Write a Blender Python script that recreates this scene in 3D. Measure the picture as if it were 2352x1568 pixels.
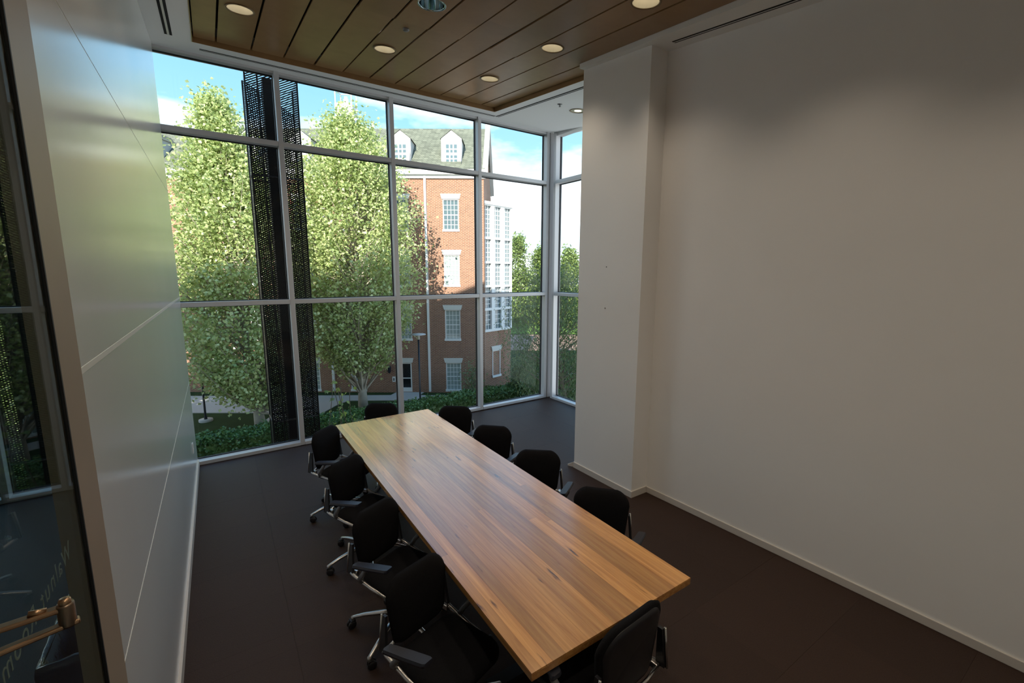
import bpy, math, random
import numpy as np
from mathutils import Matrix, Vector
from mathutils.geometry import tessellate_polygon

# ------------------------------------------------------------------ clear
for o in list(bpy.data.objects):
    bpy.data.objects.remove(o, do_unlink=True)
SC = bpy.context.scene
COL = SC.collection
random.seed(7)

# ------------------------------------------------------------------ camera
F_PX, YAW, PITCH, ROLL = 1022.08, -0.58440, 0.15402, 0.002466
CAM_H = 2.36
cam_data = bpy.data.cameras.new('camera')
cam_data.sensor_fit = 'HORIZONTAL'
cam_data.sensor_width = 36.0
cam_data.lens = 36.0 * F_PX / 2352.0
cam_data.clip_start = 0.03
cam_data.clip_end = 800
cam = bpy.data.objects.new('camera', cam_data)
COL.objects.link(cam)
_f = Vector((-math.sin(YAW) * math.cos(PITCH), math.cos(YAW) * math.cos(PITCH), -math.sin(PITCH)))
_r = Vector((math.cos(YAW), math.sin(YAW), 0))
_u = _r.cross(_f)
_r2 = _r * math.cos(ROLL) + _u * math.sin(ROLL)
_u2 = -_r * math.sin(ROLL) + _u * math.cos(ROLL)
M3 = Matrix((_r2, _u2, -_f)).transposed()
cam.matrix_world = Matrix.Translation((0, 0, CAM_H)) @ M3.to_4x4()
SC.camera = cam

# ------------------------------------------------------------------ view + light constants
SC.view_settings.view_transform = 'Standard'
SC.view_settings.look = 'None'
SC.view_settings.gamma = 1.0
SC.view_settings.use_curve_mapping = False
SC.view_settings.exposure = 0.78
try:
    SC.cycles.use_denoising = True
    SC.cycles.max_bounces = 10
    SC.cycles.diffuse_bounces = 5
    SC.cycles.transparent_max_bounces = 32
    SC.cycles.sample_clamp_indirect = 6.0
    SC.cycles.caustics_reflective = False
    SC.cycles.caustics_refractive = False
except Exception:
    pass

SKY_STRENGTH = 1.0
SUN_STRENGTH = 6.6
LAMP_WATTS = 17.0


def build_world():
    w = bpy.data.worlds.new('sky')
    SC.world = w
    w.use_nodes = True
    nt = w.node_tree
    nt.nodes.clear()
    N = nt.nodes.new
    L = nt.links.new
    out = N('ShaderNodeOutputWorld')
    bg = N('ShaderNodeBackground')
    bg.inputs['Strength'].default_value = SKY_STRENGTH
    tc = N('ShaderNodeTexCoord')
    sep = N('ShaderNodeSeparateXYZ')
    L(tc.outputs['Generated'], sep.inputs[0])
    ramp = N('ShaderNodeValToRGB')
    e = ramp.color_ramp.elements
    e[0].position = 0.0
    e[0].color = (0.90, 0.98, 1.04, 1)
    e[1].position = 0.62
    e[1].color = (0.14, 0.38, 0.74, 1)
    m = e.new(0.12)
    m.color = (0.40, 0.68, 0.86, 1)
    m = e.new(0.34)
    m.color = (0.245, 0.51, 0.74, 1)
    L(sep.outputs['Z'], ramp.inputs[0])
    mp = N('ShaderNodeMapping')
    mp.inputs['Scale'].default_value = (1.0, 1.0, 3.2)
    mp.inputs['Location'].default_value = (3.7, 1.9, 0.6)
    L(tc.outputs['Generated'], mp.inputs[0])
    nz = N('ShaderNodeTexNoise')
    nz.inputs['Scale'].default_value = 2.3
    nz.inputs['Detail'].default_value = 7
    nz.inputs['Roughness'].default_value = 0.55
    L(mp.outputs[0], nz.inputs['Vector'])
    cr = N('ShaderNodeValToRGB')
    ce = cr.color_ramp.elements
    ce[0].position = 0.50
    ce[0].color = (0, 0, 0, 1)
    ce[1].position = 0.72
    ce[1].color = (1, 1, 1, 1)
    # clouds get denser towards the horizon
    hz = N('ShaderNodeMapRange')
    hz.inputs['From Min'].default_value = 0.48
    hz.inputs['From Max'].default_value = 0.02
    hz.inputs['To Min'].default_value = -0.06
    hz.inputs['To Max'].default_value = 0.16
    L(sep.outputs['Z'], hz.inputs['Value'])
    mul = N('ShaderNodeMath')
    mul.operation = 'ADD'
    L(nz.outputs[0], mul.inputs[0])
    L(hz.outputs[0], mul.inputs[1])
    L(mul.outputs[0], cr.inputs[0])
    mix = N('ShaderNodeMix')
    mix.data_type = 'RGBA'
    L(cr.outputs[0], mix.inputs[0])
    L(ramp.outputs[0], mix.inputs[6])
    mix.inputs[7].default_value = (1.45, 1.48, 1.52, 1)
    L(mix.outputs[2], bg.inputs['Color'])
    L(bg.outputs[0], out.inputs[0])


build_world()

# frame of the courtyard: u to the right of the view, w away from the building
CU = Vector((math.cos(YAW), math.sin(YAW), 0))
CW = Vector((-math.sin(YAW), math.cos(YAW), 0))


def EP(u, w, z):
    p = CU * u + CW * w
    return Vector((p.x, p.y, z))


sun_d = bpy.data.lights.new('sun', 'SUN')
sun_d.energy = SUN_STRENGTH
sun_d.color = (1.0, 0.93, 0.82)
sun_d.angle = math.radians(0.6)
sun = bpy.data.objects.new('sun', sun_d)
COL.objects.link(sun)
_sd = (CU * 0.12 + CW * 1.0 + Vector((0, 0, -0.52))).normalized()
sun.rotation_mode = 'QUATERNION'
sun.rotation_quaternion = _sd.to_track_quat('-Z', 'Y')
sun.location = (0, -20, 40)

# ------------------------------------------------------------------ materials
MATS = {}


def _new(name):
    m = bpy.data.materials.new(name)
    m.use_nodes = True
    nt = m.node_tree
    b = nt.nodes['Principled BSDF']
    MATS[name] = m
    return m, nt, b


def _set(b, **kw):
    for k, v in kw.items():
        if k in b.inputs:
            b.inputs[k].default_value = v


def plain(name, col, rough=0.5, metal=0.0, spec=0.5, noise=0.0, nscale=20.0, bump=0.0, **kw):
    m, nt, b = _new(name)
    _set(b, **{'Base Color': (*col, 1), 'Roughness': rough, 'Metallic': metal, 'Specular IOR Level': spec})
    _set(b, **kw)
    N, L = nt.nodes.new, nt.links.new
    if noise or bump:
        tc = N('ShaderNodeTexCoord')
        nz = N('ShaderNodeTexNoise')
        nz.inputs['Scale'].default_value = nscale
        nz.inputs['Detail'].default_value = 5
        L(tc.outputs['Object'], nz.inputs['Vector'])
        if noise:
            mx = N('ShaderNodeMix')
            mx.data_type = 'RGBA'
            mx.inputs[6].default_value = (*[c * (1 - noise) for c in col], 1)
            mx.inputs[7].default_value = (*[min(1, c * (1 + noise)) for c in col], 1)
            L(nz.outputs[0], mx.inputs[0])
            L(mx.outputs[2], b.inputs['Base Color'])
        if bump:
            bp = N('ShaderNodeBump')
            bp.inputs['Strength'].default_value = bump
            bp.inputs['Distance'].default_value = 0.01
            L(nz.outputs[0], bp.inputs['Height'])
            L(bp.outputs[0], b.inputs['Normal'])
    return m


def wood(name, dark, light, scale=(1.2, 18, 18), rough=0.25, coat=0.0, var=0.35, axis='Y', knots=False):
    """long-grain wood, each object its own shade"""
    m, nt, b = _new(name)
    N, L = nt.nodes.new, nt.links.new
    tc = N('ShaderNodeTexCoord')
    oi = N('ShaderNodeObjectInfo')
    mp = N('ShaderNodeMapping')
    s = {'X': scale, 'Y': (scale[1], scale[0], scale[2])}[axis]
    mp.inputs['Scale'].default_value = s
    addv = N('ShaderNodeVectorMath')
    addv.operation = 'ADD'
    sc_ = N('ShaderNodeVectorMath')
    sc_.operation = 'SCALE'
    sc_.inputs[0].default_value = (13.7, 7.3, 5.1)
    L(oi.outputs['Random'], sc_.inputs['Scale'])
    L(tc.outputs['Object'], addv.inputs[0])
    L(sc_.outputs[0], addv.inputs[1])
    L(addv.outputs[0], mp.inputs[0])
    nz = N('ShaderNodeTexNoise')
    nz.inputs['Scale'].default_value = 1.6
    nz.inputs['Detail'].default_value = 8
    nz.inputs['Roughness'].default_value = 0.62
    nz.inputs['Distortion'].default_value = 0.6
    L(mp.outputs[0], nz.inputs['Vector'])
    ramp = N('ShaderNodeValToRGB')
    e = ramp.color_ramp.elements
    e[0].position = 0.25
    e[0].color = (*dark, 1)
    e[1].position = 0.72
    e[1].color = (*light, 1)
    L(nz.outputs[0], ramp.inputs[0])
    hsv = N('ShaderNodeHueSaturation')
    mr = N('ShaderNodeMapRange')
    mr.inputs['To Min'].default_value = 1 - var
    mr.inputs['To Max'].default_value = 1 + var * 0.7
    L(oi.outputs['Random'], mr.inputs['Value'])
    L(mr.outputs[0], hsv.inputs['Value'])
    L(ramp.outputs[0], hsv.inputs['Color'])
    last = hsv.outputs[0]
    if knots:
        mp2 = N('ShaderNodeMapping')
        mp2.inputs['Scale'].default_value = (9, 1.6, 1)
        L(addv.outputs[0], mp2.inputs[0])
        n2 = N('ShaderNodeTexNoise')
        n2.inputs['Scale'].default_value = 2.2
        n2.inputs['Detail'].default_value = 3
        L(mp2.outputs[0], n2.inputs['Vector'])
        r2 = N('ShaderNodeValToRGB')
        r2.color_ramp.elements[0].position = 0.66
        r2.color_ramp.elements[0].color = (0, 0, 0, 1)
        r2.color_ramp.elements[1].position = 0.74
        r2.color_ramp.elements[1].color = (1, 1, 1, 1)
        L(n2.outputs[0], r2.inputs[0])
        mx = N('ShaderNodeMix')
        mx.data_type = 'RGBA'
        L(r2.outputs[0], mx.inputs[0])
        L(last, mx.inputs[6])
        mx.inputs[7].default_value = (0.10, 0.035, 0.012, 1)
        last = mx.outputs[2]
    L(last, b.inputs['Base Color'])
    _set(b, **{'Roughness': rough, 'Coat Weight': coat, 'Coat Roughness': rough * 0.8, 'Coat IOR': 1.85})
    return m


def brick(name, c1, c2, mortar, bw=0.23, bh=0.078, ms=0.012, rough=0.9, bump=0.4):
    m, nt, b = _new(name)
    N, L = nt.nodes.new, nt.links.new
    tc = N('ShaderNodeTexCoord')
    sp = N('ShaderNodeSeparateXYZ')
    cb = N('ShaderNodeCombineXYZ')
    L(tc.outputs['Object'], sp.inputs[0])
    ad = N('ShaderNodeMath')
    ad.operation = 'ADD'
    L(sp.outputs['X'], ad.inputs[0])
    L(sp.outputs['Y'], ad.inputs[1])
    L(ad.outputs[0], cb.inputs[0])
    L(sp.outputs['Z'], cb.inputs[1])
    t = N('ShaderNodeTexBrick')
    t.inputs['Color1'].default_value = (*c1, 1)
    t.inputs['Color2'].default_value = (*c2, 1)
    t.inputs['Mortar'].default_value = (*mortar, 1)
    t.inputs['Scale'].default_value = 1.0
    t.inputs['Mortar Size'].default_value = ms
    t.inputs['Brick Width'].default_value = bw
    t.inputs['Row Height'].default_value = bh
    L(cb.outputs[0], t.inputs['Vector'])
    L(t.outputs['Color'], b.inputs['Base Color'])
    bp = N('ShaderNodeBump')
    bp.inputs['Strength'].default_value = bump
    bp.inputs['Distance'].default_value = 0.01
    bp.invert = True
    L(t.outputs['Fac'], bp.inputs['Height'])
    L(bp.outputs[0], b.inputs['Normal'])
    _set(b, **{'Roughness': rough, 'Specular IOR Level': 0.2})
    return m


def leafmat(name, c1, c2, trans=0.45):
    m = bpy.data.materials.new(name)
    m.use_nodes = True
    MATS[name] = m
    nt = m.node_tree
    nt.nodes.clear()
    N, L = nt.nodes.new, nt.links.new
    out = N('ShaderNodeOutputMaterial')
    geo = N('ShaderNodeNewGeometry')
    oi = N('ShaderNodeObjectInfo')
    ad = N('ShaderNodeMath')
    ad.operation = 'ADD'
    L(geo.outputs['Random Per Island'], ad.inputs[0])
    L(oi.outputs['Random'], ad.inputs[1])
    fr = N('ShaderNodeMath')
    fr.operation = 'FRACT'
    L(ad.outputs[0], fr.inputs[0])
    rp = N('ShaderNodeValToRGB')
    rp.color_ramp.elements[0].color = (*c1, 1)
    rp.color_ramp.elements[1].color = (*c2, 1)
    L(fr.outputs[0], rp.inputs[0])
    d = N('ShaderNodeBsdfDiffuse')
    t = N('ShaderNodeBsdfTranslucent')
    g = N('ShaderNodeBsdfGlossy')
    g.inputs['Roughness'].default_value = 0.4
    L(rp.outputs[0], d.inputs['Color'])
    L(rp.outputs[0], t.inputs['Color'])
    a = N('ShaderNodeMixShader')
    a.inputs[0].default_value = trans
    L(d.outputs[0], a.inputs[1])
    L(t.outputs[0], a.inputs[2])
    b = N('ShaderNodeMixShader')
    b.inputs[0].default_value = 0.05
    L(a.outputs[0], b.inputs[1])
    L(g.outputs[0], b.inputs[2])
    L(b.outputs[0], out.inputs[0])
    return m


def glassmat(name, tint, refl=1.0, rough=0.0):
    """thin pane: see-through plus fresnel reflection"""
    m = bpy.data.materials.new(name)
    m.use_nodes = True
    MATS[name] = m
    nt = m.node_tree
    nt.nodes.clear()
    N, L = nt.nodes.new, nt.links.new
    out = N('ShaderNodeOutputMaterial')
    tr = N('ShaderNodeBsdfTransparent')
    tr.inputs[0].default_value = (*tint, 1)
    gl = N('ShaderNodeBsdfGlossy')
    gl.inputs['Roughness'].default_value = rough
    lw_ = N('ShaderNodeLayerWeight')
    lw_.inputs['Blend'].default_value = 0.5
    pw = N('ShaderNodeMath')
    pw.operation = 'POWER'
    pw.inputs[1].default_value = 5.0
    L(lw_.outputs['Facing'], pw.inputs[0])
    mu = N('ShaderNodeMath')
    mu.operation = 'MULTIPLY_ADD'
    mu.inputs[1].default_value = 0.9 * refl
    mu.inputs[2].default_value = 0.035 * refl
    L(pw.outputs[0], mu.inputs[0])
    mx = N('ShaderNodeMixShader')
    L(mu.outputs[0], mx.inputs[0])
    L(tr.outputs[0], mx.inputs[1])
    L(gl.outputs[0], mx.inputs[2])
    L(mx.outputs[0], out.inputs[0])
    return m


def emit(name, col, strength):
    m, nt, b = _new(name)
    _set(b, **{'Base Color': (*col, 1), 'Emission Color': (*col, 1), 'Emission Strength': strength})
    return m


plain('wall_paint', (0.83, 0.82, 0.81), rough=0.33, spec=0.45, noise=0.02, nscale=3, bump=0.02)
plain('panel_paint', (0.82, 0.83, 0.84), rough=0.20, spec=0.6, noise=0.03, nscale=2.2, bump=0.012, **{'Coat Weight': 0.8, 'Coat Roughness': 0.21})
plain('soffit_paint', (0.80, 0.80, 0.79), rough=0.6)
plain('frame_tan', (0.30, 0.235, 0.18), rough=0.45, noise=0.05, nscale=6)
plain('baseboard_paint', (0.60, 0.56, 0.52), rough=0.35)
plain('joint_caulk', (0.78, 0.78, 0.76), rough=0.3)
plain('mullion_metal', (0.56, 0.555, 0.56), rough=0.38, metal=0.15)
plain('gasket', (0.006, 0.007, 0.010), rough=0.6)
plain('slot_black', (0.006, 0.006, 0.007), rough=0.9)
plain('chair_fabric', (0.005, 0.005, 0.0065), rough=0.9, spec=0.15, bump=0.3, nscale=300)
plain('chair_plastic', (0.012, 0.012, 0.015), rough=0.38)
plain('arm_rubber', (0.020, 0.022, 0.032), rough=0.34)
plain('aluminium', (0.52, 0.51, 0.50), rough=0.28, metal=1.0)
plain('grey_post', (0.22, 0.22, 0.23), rough=0.4, metal=0.4)
plain('brass', (0.40, 0.26, 0.16), rough=0.32, metal=1.0)
plain('dark_bronze', (0.20, 0.15, 0.11), rough=0.35, metal=0.9)
plain('bin_plastic', (0.006, 0.007, 0.010), rough=0.5)
plain('bin_liner', (0.03, 0.04, 0.085), rough=0.16, spec=0.8, bump=1.0, nscale=18)
plain('text_etch', (0.38, 0.40, 0.40), rough=0.7)
plain('reflector', (0.70, 0.66, 0.55), rough=0.25, metal=0.3)
plain('reflector_silver', (0.45, 0.55, 0.60), rough=0.08, metal=1.0)
plain('trim_ring', (0.22, 0.15, 0.08), rough=0.4, metal=0.3)
plain('lamp_housing_white', (0.6, 0.58, 0.52), rough=0.5)
plain('small_plate', (0.75, 0.75, 0.74), rough=0.4)
wood('table_wood', (0.33, 0.125, 0.030), (0.70, 0.36, 0.11), scale=(0.9, 22, 22), rough=0.26, coat=1.0, var=0.30, axis='Y', knots=True)
wood('ceiling_wood', (0.27, 0.155, 0.068), (0.33, 0.20, 0.09), scale=(3.0, 3.0, 3), rough=0.30, var=0.10, axis='Y')


def carpetmat():
    m, nt, b = _new('carpet')
    N, L = nt.nodes.new, nt.links.new
    tc = N('ShaderNodeTexCoord')
    oi = N('ShaderNodeObjectInfo')
    nz = N('ShaderNodeTexNoise')
    nz.inputs['Scale'].default_value = 130
    nz.inputs['Detail'].default_value = 3
    L(tc.outputs['Object'], nz.inputs['Vector'])
    n2 = N('ShaderNodeTexNoise')
    n2.inputs['Scale'].default_value = 1.3
    L(tc.outputs['Object'], n2.inputs['Vector'])
    mx = N('ShaderNodeMix')
    mx.data_type = 'RGBA'
    mx.inputs[6].default_value = (0.020, 0.010, 0.007, 1)
    mx.inputs[7].default_value = (0.048, 0.026, 0.018, 1)
    L(nz.outputs[0], mx.inputs[0])
    hs = N('ShaderNodeHueSaturation')
    mr = N('ShaderNodeMapRange')
    mr.inputs['To Min'].default_value = 0.93
    mr.inputs['To Max'].default_value = 1.07
    L(oi.outputs['Random'], mr.inputs['Value'])
    L(mr.outputs[0], hs.inputs['Value'])
    L(mx.outputs[2], hs.inputs['Color'])
    L(hs.outputs[0], b.inputs['Base Color'])
    bp = N('ShaderNodeBump')
    bp.inputs['Strength'].default_value = 0.35
    bp.inputs['Distance'].default_value = 0.004
    L(nz.outputs[0], bp.inputs['Height'])
    L(bp.outputs[0], b.inputs['Normal'])
    _set(b, **{'Roughness': 0.6, 'Specular IOR Level': 0.28})


carpetmat()
glassmat('window_glass', (0.975, 0.99, 0.985), refl=0.25)
glassmat('partition_glass', (0.78, 0.83, 0.80), refl=0.5)
emit('lamp_glow', (1.0, 0.88, 0.68), 4.0)
# courtyard
brick('red_brick', (0.27, 0.118, 0.068), (0.20, 0.080, 0.047), (0.38, 0.305, 0.235))
brick('shingle', (0.20, 0.215, 0.165), (0.125, 0.135, 0.105), (0.07, 0.075, 0.06), bw=0.32, bh=0.13, ms=0.012)
plain('white_trim', (0.74, 0.75, 0.74), rough=0.5)
plain('stone_lintel', (0.60, 0.60, 0.56), rough=0.7)
plain('far_glass', (0.10, 0.15, 0.17), rough=0.03, spec=1.0)
plain('blind_glass', (0.30, 0.36, 0.34), rough=0.06, spec=0.9)
plain('door_dark', (0.012, 0.013, 0.016), rough=0.15)
plain('cool_grey', (0.45, 0.47, 0.48), rough=0.6)
plain('concrete', (0.42, 0.41, 0.385), rough=0.9, noise=0.06, nscale=0.7)
plain('lawn', (0.030, 0.052, 0.018), rough=0.95, noise=0.35, nscale=1.5, spec=0.1)  # near grass, with the courtyard shade put into the dark green
plain('sun_tinted_lawn', (0.16, 0.27, 0.06), rough=0.95, noise=0.2, nscale=0.3, spec=0.1)  # far grass, with sunlight put into the lighter green
plain('mulch', (0.045, 0.026, 0.018), rough=0.95, noise=0.3, nscale=3, spec=0.1)
plain('paver', (0.33, 0.20, 0.15), rough=0.9, noise=0.1, nscale=2)
plain('bark', (0.20, 0.165, 0.125), rough=0.9, noise=0.45, nscale=2.5, bump=0.5)
plain('pale_bark', (0.40, 0.36, 0.29), rough=0.9, noise=0.5, nscale=2.5)
plain('lamp_post_paint', (0.012, 0.016, 0.026), rough=0.35)
plain('screen_steel', (0.010, 0.011, 0.015), rough=0.45, metal=0.2)
plain('far_white', (0.62, 0.62, 0.60), rough=0.7)
leafmat('sycamore_leaf', (0.30, 0.40, 0.13), (0.70, 0.76, 0.38))
leafmat('hedge_leaf', (0.06, 0.125, 0.03), (0.14, 0.24, 0.065), 0.25)
leafmat('groundcover_leaf', (0.07, 0.16, 0.055), (0.13, 0.24, 0.085), 0.3)
leafmat('willow_leaf', (0.11, 0.17, 0.06), (0.23, 0.30, 0.13))
leafmat('far_leaf', (0.14, 0.22, 0.05), (0.30, 0.40, 0.11))
leafmat('vine_leaf', (0.20, 0.30, 0.05), (0.42, 0.50, 0.12), 0.5)


# ------------------------------------------------------------------ mesh helpers
class MB:
    """collects shapes, then becomes ONE mesh object"""

    def __init__(self):
        self.v, self.f, self.smooth = [], [], []

    def add(self, verts, faces, smooth=False):
        o = len(self.v)
        self.v += [tuple(p) for p in verts]
        self.f += [tuple(i + o for i in f) for f in faces]
        self.smooth += [smooth] * len(faces)
        return self

    def box(self, x0, x1, y0, y1, z0, z1):
        v = [(x0, y0, z0), (x1, y0, z0), (x1, y1, z0), (x0, y1, z0), (x0, y0, z1), (x1, y0, z1), (x1, y1, z1), (x0, y1, z1)]
        return self.add(v, [(0, 3, 2, 1), (4, 5, 6, 7), (0, 1, 5, 4), (1, 2, 6, 5), (2, 3, 7, 6), (3, 0, 4, 7)])

    def hexa(self, b, t):
        """bottom quad, top quad (both counter-clockwise seen from above)"""
        return self.add(list(b) + list(t), [(0, 3, 2, 1), (4, 5, 6, 7), (0, 1, 5, 4), (1, 2, 6, 5), (2, 3, 7, 6), (3, 0, 4, 7)])

    def prism(self, poly, z0, z1):
        n = len(poly)
        v = [(p[0], p[1], z0) for p in poly] + [(p[0], p[1], z1) for p in poly]
        f = [tuple(reversed(range(n))), tuple(range(n, 2 * n))] + [(i, (i + 1) % n, n + (i + 1) % n, n + i) for i in range(n)]
        return self.add(v, f)

    def tube(self, pts, rad, n=8, cap=True, flat=1.0):
        pts = [Vector(p) for p in pts]
        if not hasattr(rad, '__len__'):
            rad = [rad] * len(pts)
        rings = []
        prev = None
        for i, p in enumerate(pts):
            if i == 0:
                t = pts[1] - pts[0]
            elif i == len(pts) - 1:
                t = pts[-1] - pts[-2]
            else:
                t = (pts[i + 1] - p).normalized() + (p - pts[i - 1]).normalized()
            t.normalize()
            if prev is None:
                a = Vector((0, 0, 1)) if abs(t.z) < 0.9 else Vector((1, 0, 0))
            else:
                a = prev
            s = t.cross(a).normalized()
            u = s.cross(t).normalized()
            prev = u
            rings.append([p + (s * math.cos(2 * math.pi * k / n) + u * flat * math.sin(2 * math.pi * k / n)) * rad[i] for k in range(n)])
        v = [q for r in rings for q in r]
        f = []
        for i in range(len(rings) - 1):
            for k in range(n):
                f.append((i * n + k, i * n + (k + 1) % n, (i + 1) * n + (k + 1) % n, (i + 1) * n + k))
        if cap:
            f.append(tuple(reversed(range(n))))
            f.append(tuple(range((len(rings) - 1) * n, len(rings) * n)))
        return self.add(v, f, True)

    def lathe(self, prof, n=24, c=(0, 0, 0), cap0=False, cap1=False):
        v = []
        for r, z in prof:
            for k in range(n):
                a = 2 * math.pi * k / n
                v.append((c[0] + r * math.cos(a), c[1] + r * math.sin(a), c[2] + z))
        f = []
        for i in range(len(prof) - 1):
            for k in range(n):
                f.append((i * n + k, i * n + (k + 1) % n, (i + 1) * n + (k + 1) % n, (i + 1) * n + k))
        if cap0:
            f.append(tuple(reversed(range(n))))
        if cap1:
            f.append(tuple(range((len(prof) - 1) * n, len(prof) * n)))
        return self.add(v, f, True)

    def grid(self, rows, smooth=True, close=False):
        """rows: list of rows of points"""
        nr, nc = len(rows), len(rows[0])
        v = [p for r in rows for p in r]
        f = []
        for i in range(nr - 1):
            for k in range(nc - (0 if close else 1)):
                f.append((i * nc + k, i * nc + (k + 1) % nc, (i + 1) * nc + (k + 1) % nc, (i + 1) * nc + k))
        return self.add(v, f, smooth)

    def mesh(self, name, mat):
        me = bpy.data.meshes.new(name)
        me.from_pydata(self.v, [], self.f)
        me.polygons.foreach_set('use_smooth', self.smooth)
        if mat:
            me.materials.append(MATS[mat])
        me.update()
        return me

    def build(self, name, mat, parent=None, **props):
        o = bpy.data.objects.new(name, self.mesh(name, mat))
        COL.objects.link(o)
        if parent is not None:
            o.parent = parent
        for k, val in props.items():
            o[k] = val
        return o


def link(name, me, parent=None, loc=(0, 0, 0), **props):
    o = bpy.data.objects.new(name, me)
    COL.objects.link(o)
    o.location = loc
    if parent is not None:
        o.parent = parent
    for k, v in props.items():
        o[k] = v
    return o


def empty(name, loc=(0, 0, 0), rz=0.0, parent=None, **props):
    o = bpy.data.objects.new(name, None)
    o.empty_display_size = 0.1
    COL.objects.link(o)
    o.location = loc
    o.rotation_euler = (0, 0, rz)
    if parent is not None:
        o.parent = parent
    for k, v in props.items():
        o[k] = v
    return o


def kids(o):
    return [c for c in bpy.data.objects if c.parent == o]


def copy_tree(o, parent=None):
    c = o.copy()
    COL.objects.link(c)
    c.parent = parent
    for ch in list(o.children):
        copy_tree(ch, c)
    return c


def bevel(o, w=0.004, seg=2):
    m = o.modifiers.new('bevel', 'BEVEL')
    m.width = w
    m.segments = seg
    m.limit_method = 'ANGLE'
    return o


def subsurf(o, n=1):
    m = o.modifiers.new('smooth', 'SUBSURF')
    m.levels = n
    m.render_levels = n
    return o


# ------------------------------------------------------------------ room dimensions
WY, WA = 6.455, 0.01422            # inner face of the window wall: y = WY + WA x
HEAD = 4.7724
CZ0, CZG = 4.105, 0.1030           # the ceiling rises towards the window
LX = -0.36                         # panel wall
Y_BACK = -1.7


def cz(y):
    return CZ0 + CZG * y


def rx(y):                         # right wall
    return 3.7334 - 0.0432 * (y - 3.0)


# ---- floor
fl = empty('floor', kind='structure')
MB().box(-7.0, 5.35, Y_BACK - 0.2, 6.75, -0.35, -0.012).build('floor_slab', 'carpet', fl)
MB().box(-7.0, LX - 0.05, Y_BACK - 0.2, 6.40, -0.012, 0.0).build('corridor_carpet', 'carpet', fl)
TS = 0.6


def add_tile(x0, x1, y0, y1):
    ra, rb = x1, x1
    if y0 < 2.98:
        ra, rb = min(x1, rx(y0) - 0.002), min(x1, rx(y1) - 0.002)
        if ra - x0 < 0.03:
            return
    g = 0.0004
    z = -random.uniform(0.0, 0.0003)
    mb = MB()
    mb.hexa([(x0 + g, y0 + g, -0.012), (ra - g, y0 + g, -0.012), (rb - g, y1 - g, -0.012), (x0 + g, y1 - g, -0.012)],
            [(x0 + g, y0 + g, z), (ra - g, y0 + g, z), (rb - g, y1 - g, z), (x0 + g, y1 - g, z)])
    mb.build('carpet_tile', 'carpet', fl)


ys = []
y = 6.44
while y > Y_BACK:
    ys.append((max(y - TS, Y_BACK), y))
    y -= TS
for (ya, yb) in ys:
    spans = [(ya, yb)]
    if ya < 3.89 < yb:
        spans = [(ya, 2.99), (2.99, 3.89), (3.89, yb)] if ya < 2.99 else [(ya, 3.89), (3.89, yb)]
    elif ya < 2.99 < yb:
        spans = [(ya, 2.99), (2.99, yb)]
    for (a, b) in spans:
        mid = (a + b) / 2
        xmax = 5.15 if mid > 3.89 else (3.50 if mid > 2.99 else 3.95)
        x = LX
        while x < xmax - 0.03:
            add_tile(x, min(x + TS, xmax), a, b)
            x += TS

# ---- right wall and the boxed column
rw = MB()
rw.hexa([(rx(Y_BACK), Y_BACK, 0), (rx(Y_BACK) + 0.2, Y_BACK, 0), (rx(2.99) + 0.2, 2.99, 0), (rx(2.99), 2.99, 0)],
        [(rx(Y_BACK), Y_BACK, 4.9), (rx(Y_BACK) + 0.2, Y_BACK, 4.9), (rx(2.99) + 0.2, 2.99, 4.9), (rx(2.99), 2.99, 4.9)])
rw.build('wall_right', 'wall_paint', kind='structure')
cl = MB()
cl.prism([(3.5015, 2.9904), (3.95, 2.9904), (3.95, 3.40), (5.34, 3.70), (5.34, 3.8886), (3.4902, 3.8886)], 0, 4.9)
cl.build('wall_column', 'wall_paint', kind='structure')
# tiny screw holes left in the column
for (yy, zz) in ((3.46, 2.42), (3.46, 1.98)):
    MB().lathe([(0.006, 0), (0.004, 0.004)], 8, cap1=True).build('screw_hole', 'slot_black', bpy.data.objects['wall_column'])
    h = bpy.data.objects['wall_column'].children[-1]
    h.location = (3.4945, yy, zz)
    h.rotation_euler = (0, -math.pi / 2, 0)

# ---- wall behind the camera and the corridor shell
MB().box(-7.0, 4.2, Y_BACK - 0.15, Y_BACK, 0, 4.9).build('wall_back', 'wall_paint', kind='structure')
MB().box(-7.15, -7.0, Y_BACK, 6.7, 0, 4.9).build('wall_corridor', 'wall_paint', kind='structure')
MB().box(LX - 0.05, LX, Y_BACK, -0.15, 0, 4.9).build('wall_entry', 'wall_paint', kind='structure')

# ---- panel wall on the left: glossy boards with joints between them
lw = empty('wall_left', kind='structure')
MB().box(LX - 0.045, LX - 0.012, 1.80, 6.45, 0, 4.8).build('wall_core', 'panel_paint', lw)
JZ = [0.0, 1.06, 2.06, 3.235, 4.8]
for i in range(4):
    MB().box(LX - 0.012, LX, 1.80, 6.45, JZ[i] + (0.003 if i else 0), JZ[i + 1] - 0.003).build('board', 'panel_paint', lw)
MB().box(LX - 0.011, LX + 0.0012, 1.80, 6.45, 2.052, 2.072).build('joint_strip', 'joint_caulk', lw)
MB().box(LX - 0.011, LX + 0.0008, 1.80, 6.45, 1.056, 1.064).build('joint_strip', 'joint_caulk', lw)
MB().box(LX - 0.011, LX - 0.001, 1.80, 6.45, 3.233, 3.237).build('joint_strip', 'joint_caulk', lw)

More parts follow.
